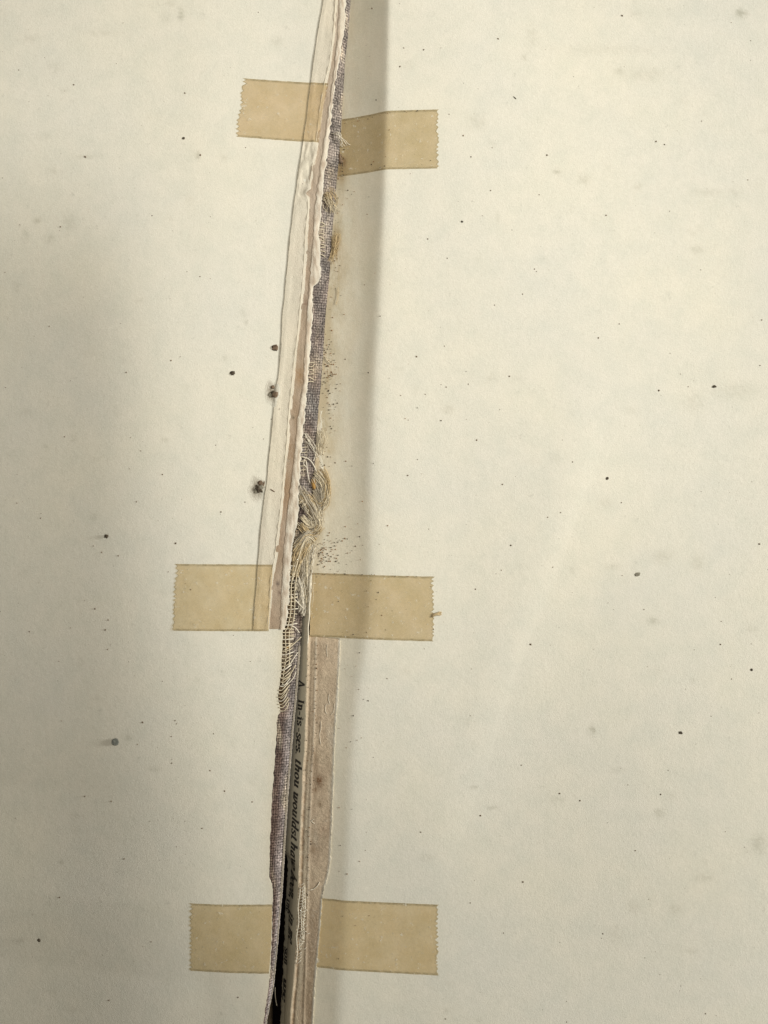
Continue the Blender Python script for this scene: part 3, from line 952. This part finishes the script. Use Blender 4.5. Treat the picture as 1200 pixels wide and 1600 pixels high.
# stitched mesh left on the panel, y 1385-1515
mp, mr = [], []
y = 1386.0
while y < 1512:
    xa = float(RIDGE(y)) + 1.5
    wd = 13 * (0.6 + 0.4 * math.sin((y - 1380) / 40)) if y < 1480 else 9
    zz = -5.6
    mp.append(spline([(xa, y + R_.uniform(-1, 1), zz), (xa + wd * 0.5, y - 1.5, zz + 1.6), (xa + wd, y - 4 + R_.uniform(-2, 1), zz + 1)], 8))
    mr.append(R_.uniform(0.5, 0.8))
    y += R_.uniform(4.0, 5.6)
for off in (2.5, 7.5, 12):
    P = [(float(RIDGE(yy)) + off + 1.0 * math.sin(yy * 0.13 + off), yy, -4.6 + 0.4 * math.sin(yy * 1.2)) for yy in np.arange(1388, 1520 - off * 4, 3.0)]
    mp.append(P)
    mr.append(0.75)
for k in range(26):
    yy = R_.uniform(1390, 1500)
    xa = float(RIDGE(yy)) + R_.uniform(6, 16)
    an = R_.uniform(-1.2, 1.2)
    ln = R_.uniform(4, 9)
    mp.append(spline([(xa, yy, -4.5), (xa + ln * 0.5 * math.cos(an), yy + ln * 0.5 * math.sin(an), -3), (xa + ln * math.cos(an), yy + ln * math.sin(an) + R_.uniform(-1, 1), -4)], 6))
    mr.append(0.45)
tubes("stitched_mesh", mp, mr, M_th[4], book, kind="stuff", label="remnant of cream open-weave mesh stuck to the bared board")


# the tangle of broken sewing fibres, y 735-940
def bundle(guide, count, spread, rad, matk, zlift=3.0, seed=0, length=(0.5, 1.0)):
    r = random.Random(seed)
    G_ = spline([(x, y, zhinge(x, y) + zlift) for x, y in guide], 28)
    paths, rr = [], []
    T = np.gradient(G_, axis=0)
    Nn = np.stack([-T[:, 1], T[:, 0], 0 * T[:, 0]], 1)
    Nn /= np.linalg.norm(Nn, axis=1)[:, None] + 1e-9
    for k in range(int(count * 1.5)):
        o = r.gauss(0, 0.5) * spread
        ln = r.uniform(*length)
        a = r.uniform(0, 1 - ln)
        i0, i1 = int(a * 27), int((a + ln) * 27)
        if i1 - i0 < 5:
            continue
        ph, fr = r.uniform(0, 6), r.uniform(0.1, 0.45)
        tw = r.gauss(0, 0.16) if r.random() < 0.7 else r.gauss(0, 0.5)
        P = []
        lift = r.uniform(-0.5, 3.0)
        for i in range(i0, i1 + 1):
            q = G_[i] + Nn[i] * (o + 1.1 * math.sin(i * fr + ph) + tw * (i - (i0 + i1) / 2) + 0.35 * math.sin(i * 0.9 + ph * 3))
            P.append((q[0], q[1], q[2] + lift + 0.7 * math.sin(i * 0.5 + ph)))
        paths.append(P)
        rr.append(rad * r.uniform(0.55, 1.15))
    return paths, rr


guides = [  # (guide, count, spread, radius, colour)
    ([(468, 758), (474, 775), (484, 795), (492, 812), (494, 822)], 26, 9, 0.55, 3),
    ([(469, 790), (477, 784), (488, 790), (495, 806), (494, 818), (484, 820), (474, 812), (468, 806)], 34, 7, 0.55, 0),
    ([(468, 775), (480, 780), (491, 794), (494, 812)], 22, 9, 0.5, 1),
    ([(490, 738), (500, 748), (508, 762), (509, 778), (502, 790), (495, 798)], 26, 6, 0.5, 0),
    ([(499, 732), (508, 745), (512, 762), (508, 782), (498, 792)], 14, 4, 0.5, 1),
    ([(488, 745), (494, 760), (500, 778), (498, 795), (494, 808)], 20, 6, 0.5, 3),
    ([(496, 828), (488, 836), (478, 834), (468, 846), (459, 858)], 24, 6, 0.55, 3),
    ([(492, 846), (482, 839), (472, 846), (464, 860), (457, 880)], 26, 7, 0.55, 1),
    ([(489, 848), (479, 842), (470, 862), (464, 884), (459, 902)], 20, 6, 0.55, 0),
    ([(476, 846), (468, 866), (461, 886), (457, 902)], 18, 8, 0.6, 1),
    ([(487, 836), (481, 860), (477, 882), (478, 906), (477, 930), (473, 950)], 34, 9, 0.45, 0),
    ([(490, 850), (484, 870), (482, 892), (481, 920), (478, 945)], 26, 5, 0.45, 4),
    ([(474, 862), (473, 885), (470, 905), (462, 925)], 16, 6, 0.5, 3),
    ([(465, 905), (470, 925), (473, 950), (474, 965)], 16, 5, 0.45, 4),
    ([(497, 820), (492, 830), (483, 832), (474, 826), (468, 818)], 16, 5, 0.5, 1),
    ([(505, 300), (512, 308), (518, 318), (521, 326)], 14, 8, 0.5, 0),
    ([(508, 296), (516, 304), (522, 318)], 12, 8, 0.5, 1),
    ([(522, 362), (521, 380), (518, 395), (515, 408)], 11, 3, 0.4, 1),
    ([(526, 358), (523, 378), (519, 400)], 6, 3, 0.4, 1),
    ([(527, 200), (530, 210), (533, 222)], 5, 4, 0.5, 4),
    ([(498, 672), (502, 686), (500, 700), (502, 712)], 12, 6, 0.45, 0),
    ([(474, 680), (484, 690), (492, 706), (496, 715)], 5, 6, 0.45, 4),
]
by_mat = {}
for gi, (g, n, sp, rad, mk) in enumerate(guides):
    p, r = bundle(g, n, sp, rad, mk, 2.5, gi * 7 + 1)
    by_mat.setdefault(mk, ([], []))
    by_mat[mk][0].extend(p)
    by_mat[mk][1].extend(r)
names = {0: "cream", 1: "tan", 2: "ochre", 3: "grey", 4: "whitish"}
for mk, (p, r) in by_mat.items():
    tubes("loose_fibres", p, r, M_th[mk], book, kind="stuff", label="tangle of %s sewing fibres at the broken hinge" % names[mk], sides=4)


# glue crust and single threads one can pick out
def thread(pts, rad, mk, lift=2.0, n=22, label=None):
    P = spline([(x, y, zhinge(x, y) + lift + (p[2] if len(p) > 2 else 0)) for p in pts for x, y in [p[:2]]], n)
    return tubes("thread", [P], [rad], M_th[mk], book, label=label)


thread([(475, 676), (483, 690), (492, 705), (489, 720)], 0.7, 4)
thread([(476, 716), (474, 724), (478, 730)], 0.6, 4)
thread([(470, 713), (480, 716), (488, 724), (494, 738)], 0.85, 4)
thread([(478, 720), (480, 738), (483, 754)], 0.8, 4)
thread([(492, 738), (500, 742), (508, 742)], 0.7, 4)
thread([(503, 750), (497, 756), (497, 764)], 0.7, 0)
thread([(494, 843), (486, 836), (476, 838), (466, 850), (457, 862)], 1.0, 1, 5)
thread([(492, 848), (482, 840), (474, 848), (468, 866), (463, 884), (456, 910)], 0.9, 0, 6)
thread([(455, 932), (463, 940), (472, 950), (475, 952)], 0.9, 4, 5)
thread([(466, 900), (470, 918), (474, 944), (471, 960)], 0.75, 4, 5)
thread([(452, 978), (460, 981), (467, 990)], 0.85, 4, 3)
thread([(444, 1016), (452, 1012), (464, 1002), (470, 996)], 0.95, 0, 4)
thread([(442, 1046), (450, 1042), (458, 1030), (465, 1020)], 0.95, 4, 4)
thread([(442, 1062), (450, 1058), (457, 1048), (461, 1040)], 0.9, 0, 4)
thread([(440, 1070), (450, 1068), (458, 1060), (462, 1050)], 0.85, 4, 4)
thread([(438, 1092), (446, 1086), (451, 1078)], 0.6, 0, 3)
thread([(427, 1554), (427.5, 1570), (430, 1584)], 0.7, 4, -14)
thread([(527, 444), (527, 458), (524, 472)], 0.4, 1, 1.2)
thread([(505, 552), (510, 560), (516, 566)], 0.6, 0, 1.2)


def blob(name, x, y, zc_, rx, ry, rz, mat, parent=None, seed=0, rough=0.25, sub=2, rot=0.0, kind=None, origin=True):
    import bmesh
    bm = bmesh.new()
    bmesh.ops.create_icosphere(bm, subdivisions=sub, radius=1.0)
    for v in bm.verts:
        n = mnoise.noise(Vector(v.co) * 1.3 + Vector((seed * 3.7, seed, 0))) * rough + mnoise.noise(Vector(v.co) * 3.1 + Vector((seed * 1.7, 0, seed))) * rough * 0.6
        c = v.co * (1 + n)
        a = c.x * rx
        b2 = c.y * ry
        v.co = Vector(((a * math.cos(rot) - b2 * math.sin(rot)) * S, (a * math.sin(rot) + b2 * math.cos(rot)) * S, c.z * rz * S))
    me = bpy.data.meshes.new(name)
    bm.to_mesh(me)
    bm.free()
    me.materials.append(mat)
    me.polygons.foreach_set("use_smooth", [True] * len(me.polygons))
    o = bpy.data.objects.new(name, me)
    o.location = G(x, y, zc_)
    col.objects.link(o)
    if parent:
        o.parent = parent
    if kind:
        o["kind"] = kind
    return o


o = blob("glue_crust", 489.5, 755, zhinge(489.5, 755) + 3.5, 3.6, 10, 3, M_th[2], book, 3, 0.35, 3, 0.1)
o["label"] = "amber lump of old glue among the fibres"
blob("glue_crust", 449, 1012, zc(449, 1012) + 3.0, 4.5, 3.0, 1.5, M_th[2], book, 5, 0.4)
blob("glue_crust", 529.5, 236, float(zR(529.5, 236)) + 2.0, 2.6, 7, 1.8, M_crumb_b, book, 8, 0.5)
blob("glue_crust", 531, 243, float(zR(531, 243)) + 1.6, 4.2, 3, 1.5, M_crumb_b, book, 9, 0.5)


# glue staining of the right page along the hinge, a thin crust
def tone_glue(X, Y, U):
    t = mixc((0.62, 0.545, 0.41), (0.50, 0.40, 0.26), (n2(X, Y, 0.09, 0.05, 23.0) + 0.1) * 1.8)
    return mixc(t, (0.70, 0.65, 0.52), np.clip((U - 0.45) / 0.5, 0, 1))


strip("glue_crust", 640, 858, 2.0, lambda y: CR(y) + 1, lambda y: CR(y) + 3 + 11 * np.exp(-((y - 760) / 60.0) ** 2) + 3, 12,
      lambda X, Y, U: zR(X, Y) + 0.8 * (1 - U) + 0.15 + 0.9 * n2(X, Y, 0.2, 0.15, 3.0) * (1 - U), 0.6, M_tone, tone_glue, 0.6, 2.2, 71.0, "flaky film of dried glue on the right endpaper by the fibres", js=0.10)


# ------------------------------------------------------------------ six strips of yellowed tape
def over_left(X, Y):
    """surface of the left side incl. the raised strip"""
    z = zL(X, Y)
    on = (X > L1(Y)) & (X < R1(Y) + 1) & (Y < 985)
    s = np.clip((X - L1(Y) + 2.0) / 2.0, 0, 1) * (Y < 985)
    U = np.clip((X - L1(Y)) / np.maximum(R1(Y) - L1(Y), 1), 0, 1)
    return z * (1 - s) + np.maximum(z_flap(X, Y, U), z) * s


def over_right(X, Y):
    return zR(X, Y)


def tape(tl, tr_, br, bl, cut, surf, label, seed, inner_jag=0.6, lift=0.55, clip=None, gain=(1, 1, 1)):
    """four corners (x, y); cut = side with the sawtooth cut"""
    ny, nx = 75, 110
    tl, tr_, br, bl = map(np.array, (tl, tr_, br, bl))
    u = np.linspace(0, 1, nx)
    v = np.linspace(0, 1, ny)
    saw = []
    per = 7.2
    h = np.linalg.norm(bl - tl)
    for t in v:
        q = (t * h / per + 0.7 * mnoise.noise(Vector((t * 6, seed, 0)))) % 1.0
        amp = 4.2 + 5.0 * mnoise.noise(Vector((t * 5, seed, 4)))
        saw.append(amp * (1 - abs(2 * q - 1)) ** 0.8 + 2.2 * mnoise.noise(Vector((t * 3.1, seed, 9))) + 1.0 * mnoise.noise(Vector((t * 30, seed, 2))))
    saw = np.array(saw)
    other = jag(v * h, inner_jag, 0.12, seed)
    X = np.zeros((ny, nx))
    Y = np.zeros((ny, nx))
    for j, t in enumerate(v):
        a = tl * (1 - t) + bl * t
        b2 = tr_ * (1 - t) + br * t
        if cut == 'left':
            a = a + np.array((saw[j] - 1.5, 0))
            b2 = b2 + np.array((other[j], 0))
        else:
            b2 = b2 - np.array((saw[j] - 1.5, 0))
            a = a + np.array((other[j], 0))
        if clip is not None:
            yy = a[1]
            if cut == 'left':
                b2[0] = float(clip(yy)) + other[j]
            else:
                a[0] = float(clip(yy)) + other[j]
        for i, s in enumerate(u):
            p = a * (1 - s) + b2 * s
            X[j, i], Y[j, i] = p
    Yj = np.array([0.35 * mnoise.noise(Vector((s * 14, seed, 2.0))) for s in u])
    Y = Y + Yj[None, :]
    Z = surf(X, Y) + lift
    Z += 1.1 * np.clip(n2(X, Y, 0.045, 0.03, seed) - 0.12, 0, 1) + 0.35 * np.clip(n2(X, Y, 0.13, 0.11, seed + 3) - 0.1, 0, 1)
    w = np.linalg.norm(tr_ - tl)
    # distance from the long edges / the short edges, 1 unit = 6 grid units
    dl = np.minimum(v, 1 - v)[:, None] * h / 6.0 + 0 * X
    ds = (u if cut == 'left' else 1 - u)[None, :] * w / 6.0 + 0 * X
    uv = np.stack([dl, ds + 0.25], -1)
    o = sheet("tape_strip", X, Y, Z, 0.35, tape_material(gain), None, uv=uv, origin=(float(X.mean()), float(Y.mean()), float(Z.mean())), smooth=True)
    tag(o, label, "tape", "strips of yellowed tape along the hinge")
    return o


tape((382, 124), (511, 131), (498, 223), (369, 215), 'left', over_left, "slanted yellowed tape over the raised strip at the top left of the hinge", 1.0, gain=(1.09, 1.07, 1.10),
     clip=poly([(513, 125), (505, 160), (501.5, 190), (498.5, 215), (498, 226)]))
tape((530, 175), (684, 171), (685, 263), (526, 266), 'right', over_right, "upper right yellowed tape tilting upwards, half in the groove's shade", 2.0,
     clip=poly([(533, 180), (529, 230), (525, 276)]))
tape((275, 881), (426, 882), (440, 986), (270, 985), 'left', over_left, "pale-flecked yellowed tape over the lower end of the raised strip", 3.0, gain=(1.16, 1.16, 1.18),
     clip=poly([(427, 870), (425, 910), (422, 950), (420, 986)]))
tape((487, 896), (678, 901), (677, 1002), (483, 996), 'right', over_right, "middle right yellowed tape with a brown tuft on its sawtooth end", 4.0, gain=(1.06, 1.06, 1.07))
tape((297, 1412), (426, 1413), (422, 1521), (294, 1523), 'left', over_left, "lower left yellowed tape ending at the frayed cloth", 5.0, gain=(1.08, 1.08, 1.06),
     clip=poly([(425.5, 1405), (425, 1440), (423.5, 1480), (420.5, 1525)]))
tape((502, 1406), (684, 1413), (684, 1523), (492, 1514), 'right', over_right, "lower right yellowed tape ending at the brown bared board", 6.0, gain=(1.16, 1.13, 1.10),
     clip=poly([(503, 1400), (500.5, 1440), (498, 1470), (495, 1500), (493.5, 1520)]))


# ------------------------------------------------------------------ crumbs and specks lying on the pages
def on_page(x, y):
    return float(over_left(np.array([float(x)]), np.array([float(y)]))[0]) if x < 480 else float(zR(x, y))


def crumb(name, cat, x, y, rx, ry, mat, label, rot=0.0, rz=None, seed=1, rough=0.3, group=None):
    rz = rz or min(rx, ry) * 0.6
    zz = on_page(x, y)
    x, y = 600 + (x - 600) * (CAM_H - zz) / CAM_H, 800 + (y - 800) * (CAM_H - zz) / CAM_H    # measured in the photo, the page droops here
    o = blob(name, x, y, zz + rz * 0.4, rx, ry, rz * 0.55, mat, None, seed, rough * 1.4, 3, rot)
    tag(o, label, cat, group)
    return o


crumb("crumb", "crumb", 430, 543.5, 5.2, 4.6, M_crumb_b, "rounded brown crumb just left of the raised strip, topmost of the three there", -0.5, 2.2, 2)
crumb("crumb", "crumb", 363.5, 583, 3.0, 3.4, M_crumb, "small black crumb left of the raised strip, above the first smear", 0.3, 1.8, 3, 0.5)
crumb("speck", "speck", 180, 1159.5, 5.8, 5.8, M_crumb_g, "round grey-green spot on the lower left endpaper", 0, 0.5, 4, 0.12)
crumb("speck", "speck", 61, 1469, 2.8, 3.0, M_crumb, "black speck near the bottom left corner of the left endpaper", 0.5, 1.2, 5)
crumb("speck", "speck", 166, 838, 2.8, 2.6, M_crumb, "dark speck left of the middle left tape, on its own", 0.5, 1.2, 6, 0.5)
crumb("speck", "speck", 287, 216, 2.2, 1.8, M_crumb, "small black speck left of the uppermost left tape", 0.5, 1.0, 7)
crumb("speck", "speck", 1116, 604, 3.1, 1.9, M_crumb, "black oval speck near the right edge of the right endpaper", 0.1, 1.1, 8)
crumb("speck", "speck", 949, 747.5, 2.3, 2.0, M_crumb, "dark speck right of the faint diagonal crease", 0.9, 1.0, 9)
crumb("speck", "speck", 996, 897.5, 4.6, 3.0, M_crumb_l, "large olive-grey speck on the lower right endpaper", 0.35, 0.5, 10, 0.25)
crumb("speck", "speck", 1063.5, 1145, 2.8, 1.9, M_crumb, "black speck low on the right endpaper with a faint tail", -0.2, 0.9, 11, 0.5)
crumb("speck", "speck", 1174.5, 1046.5, 1.9, 1.9, M_crumb, "round black speck at the right edge of the right endpaper", 0, 0.9, 12)
crumb("speck", "speck", 722, 346.5, 1.6, 1.6, M_crumb, "tiny black speck below the upper right tape", 0, 0.8, 13)
crumb("bristle", "bristle", 426, 766.5, 4.2, 0.95, M_crumb_b, "short brown bristle lying on the raised strip beside a smear", -0.55, 0.8, 16, 0.15)
crumb("bristle", "bristle", 804.5, 153, 3.2, 0.8, M_crumb, "tiny black bristle on the upper right endpaper", -0.75, 0.6, 17, 0.2)


def smear(x, y, parts, halo, label, seed):
    root = bpy.data.objects.new("squashed_insect", None)
    root.location = G(x, y, on_page(x, y))
    root.empty_display_size = 0.001
    col.objects.link(root)
    tag(root, label, "insect remains")
    inv = Vector(root.location)
    # stain: thin mottled film on the page
    nr, na = 9, 30
    V, F, T = [], [], []
    for i in range(nr):
        for k in range(na):
            a = 2 * math.pi * k / na
            rr = (i / (nr - 1)) * (1 + 0.35 * mnoise.noise(Vector((math.cos(a) * 1.4, math.sin(a) * 1.4, seed))))
            px, py = x + halo[0] + rr * halo[2] * math.cos(a), y + halo[1] + rr * halo[3] * math.sin(a)
            zz = on_page(px, py)
            V.append(tuple(Vector(G(px, py, zz + 0.45 - 0.25 * (i / (nr - 1)))) - inv))
            f = (i / (nr - 1)) ** 1.3
            f = min(1, max(0, f + 0.15 * (1 - f) +  0.6 * (1 - f) * mnoise.noise(Vector((px * 0.3, py * 0.3, seed)))))
            T.append([c0 * (1 - f) + c1 * f for c0, c1 in zip((0.20, 0.155, 0.10), PAPER)])
    for i in range(nr - 1):
        for k in range(na):
            k2 = (k + 1) % na
            F.append((i * na + k, i * na + k2, (i + 1) * na + k2, (i + 1) * na + k)[::-1])
    new_obj("stain", V, F, M_tone, root, True, tone=np.array(T))
    for j, (dx, dy, rx, ry, rz, rot, mt) in enumerate(parts):
        o = blob("husk", x + dx, y + dy, on_page(x + dx, y + dy) + rz * 0.5, rx * 1.2, ry * 1.2, rz, mt, None, seed + j, 0.5, 3, rot)
        o.parent = root
        o.location = Vector(o.location) - inv
    return root


smear(427, 611, [(-1, -6, 2.6, 2.4, 1.3, 0, M_crumb_b), (-0.5, 2.5, 3.2, 2.2, 1.6, 0.4, M_crumb), (2.8, 6, 4.0, 3.4, 1.8, 0.6, M_crumb_b), (-4.5, 6, 2.6, 3.0, 1.0, 0, M_crumb_l)],
      (-2, 2, 11, 22), "squashed brown insect smear left of the raised strip, under the topmost crumb", 4.0)
smear(405, 763, [(-2, 1, 3.0, 4.5, 2.2, 0.3, M_crumb), (3.0, 3.5, 3.5, 1.6, 1.8, -0.7, M_crumb), (3, -2, 3.5, 2.6, 1.6, 0.2, M_crumb_l), (2, -8, 3.2, 3.2, 1.4, 0, M_crumb_b),
                 (7.2, -6, 0.8, 4.5, 0.9, -0.25, M_crumb_b), (-5, 4.5, 3.2, 3.0, 1.2, 0, M_crumb_l)],
      (-2, 1, 15, 19), "dark fuzzy insect smear with a thin leg, above the middle left tape", 6.0)

# brown tuft on the sawtooth end of the middle right tape
tp, trd = [], []
rr_ = random.Random(3)
for k in range(26):
    a0 = rr_.uniform(-3, 3)
    tp.append(spline([(675 + rr_.uniform(-1, 1), 962 + a0, on_page(676, 960) + 1.2), (681, 959.5 + a0 * 0.6, on_page(680, 960) + 2.0), (686 + rr_.uniform(0, 5), 958.5 + a0 * 0.9 + rr_.uniform(-1.5, 1), on_page(687, 958) + 0.8)], 8))
    trd.append(0.42)
V, F = tube_arrays(tp, trd, 4)
oc = np.array(G(680, 960, on_page(680, 960)))
o = new_obj("fluff_tuft", V - oc, F, M_th[1], None)
o.location = tuple(oc)
tag(o, "small brown tuft of fluff stuck to the end of the middle right tape", "fluff")


# fine grit: too many to count
def grit(name, pts, mat, label, cat, parent=None):
    base_v = np.array([(0, 0, 1), (1, 0, 0), (0, 1, 0), (-1, 0, 0), (0, -1, 0), (0, 0, -1)], float)
    base_f = np.array([(0, 1, 2), (0, 2, 3), (0, 3, 4), (0, 4, 1), (5, 2, 1), (5, 3, 2), (5, 4, 3), (5, 1, 4)])
    V, F = [], []
    for i, (x, y, z, r) in enumerate(pts):
        a = RNG.uniform(0, 6.28)
        sx, sy = r * RNG.uniform(0.85, 1.2), r * RNG.uniform(0.8, 1.15)
        bv = base_v * np.array((sx, sy, r * 0.42)) * RNG.uniform(0.8, 1.2, (6, 1))
        ca, sa = math.cos(a), math.sin(a)
        bv = np.stack([bv[:, 0] * ca - bv[:, 1] * sa, bv[:, 0] * sa + bv[:, 1] * ca, bv[:, 2]], 1)
        V.append(np.array([x, y, z]) + bv)
        F.append(base_f + 6 * i)
    V = np.concatenate(V)
    V = np.stack([(V[:, 0] - 600) * S, (800 - V[:, 1]) * S, V[:, 2] * S], -1)
    F = np.concatenate(F)[:, ::-1]
    o = new_obj(name, V, F, mat, parent, False, kind="stuff")
    tag(o, label, cat)
    return o


pts = []
rg = random.Random(11)


def add(x, y, r):
    z = zhinge(x, y) if 1000 < y and x < float(PR(y)) else float(zR(x, y))
    if y > 1000 and x < float(PR(y)):
        z = -6.5 + 1.5 * (x - float(RIDGE(y))) / 40
    pts.append((x, y, z + 0.6, r))


for cx, cy, sx, sy, n in ((532, 240, 2.5, 8, 60), (526, 270, 3, 20, 26), (524, 380, 3, 24, 40), (509, 600, 4, 60, 40), (514, 575, 6, 24, 60), (512, 545, 5, 10, 16), (516, 625, 7, 14, 12), (519, 660, 4, 20, 10), (506, 722, 5, 6, 12), (516, 465, 9, 30, 18), (505, 862, 8, 10, 46),
                          (500, 868, 3, 7, 30), (520, 855, 14, 14, 26), (512, 885, 14, 8, 20), (540, 860, 20, 30, 16), (550, 925, 40, 30, 14), (600, 700, 60, 160, 26), (560, 1060, 20, 60, 14), (545, 1250, 20, 120, 16),
                          (580, 250, 40, 70, 14), (540, 300, 10, 20, 8)):
    for k in range(n):
        x, y = rg.gauss(cx, sx), rg.gauss(cy, sy)
        if x < float(RP(y)) + 2 and y < 1000:
            continue
        add(x, y, rg.choice((0.55, 0.7, 0.8, 1.0, 1.25)))
for yy in range(1008, 1420, 1):
    if rg.random() < 0.14:
        add(float(RIDGE(yy)) + 15.5 + rg.gauss(0, 1.8), yy, rg.uniform(0.7, 1.3))
    if rg.random() < 0.05:
        add(float(RIDGE(yy)) + 4 + rg.gauss(0, 2.5), yy, rg.uniform(0.6, 1.2))
for k in range(14):   # along tape edges
    s = rg.random()
    add(530 + 154 * s, 183 - 12 * s + rg.uniform(-0.8, 0.8), rg.uniform(0.6, 1.2))
    add(487 + 190 * s, 896 + 5 * s + rg.uniform(-0.8, 0.8), rg.uniform(0.6, 1.0))
grit("grit", pts[::3] + pts[1::6], M_crumb, "fine black grit scattered along the hinge and the bared board", "grit")
grit("grit", pts[2::3] + pts[4::6], M_rust, "fine rust-brown grit mixed among the black along the hinge", "grit")

pts2 = []
for k in range(330):
    x, y = rg.uniform(-80, 1300), rg.uniform(-100, 1700)
    if x < 500 and x > float(PE(y)) - 3:
        continue
    if x > 440 and x < 640 and (x > float(PE(y)) - 3 and x < float(RP(y)) + 4):
        continue
    pts2.append((x, y, on_page(x, y) + 0.25, rg.choice((0.5, 0.6, 0.7, 0.7, 0.8, 1.0, 1.2, 1.5))))
for x, y, r in ((625, 104, 1.6), (662, 78, 1.2), (631, 75, 1.2), (736, 245, 1.4), (973, 23, 2.0), (1039, 225, 1.3), (935, 528, 1.5), (651, 557, 1.8), (796, 588, 1.6), (637, 743, 1.3),
                (798, 852, 1.4), (829, 1007, 1.7), (1126, 1007, 1.5), (1187, 850, 1.5), (817, 1378, 1.5), (290, 148, 1.4), (117, 135, 1.3), (134, 246, 1.8), (268, 564, 1.6), (275, 849, 1.6),
                (212, 784, 1.2), (181, 869, 1.3), (140, 954, 1.8), (163, 971, 1.3), (158, 987, 1.4), (162, 1018, 1.2), (220, 1131, 1.5), (188, 1350, 1.4), (276, 1131, 1.2), (268, 1193, 1.3), (158, 1585, 1.4),
                (412, 686, 0.9), (424, 655, 0.9), (346, 800, 1.5), (732, 600, 1.2), (1190, 500, 1.3)):
    pts2.append((x, y, on_page(x, y) + 0.3, r))
grit("dust_specks", pts2, M_crumb_b, "tiny brown dust specks sprinkled over both cream endpapers", "dust")
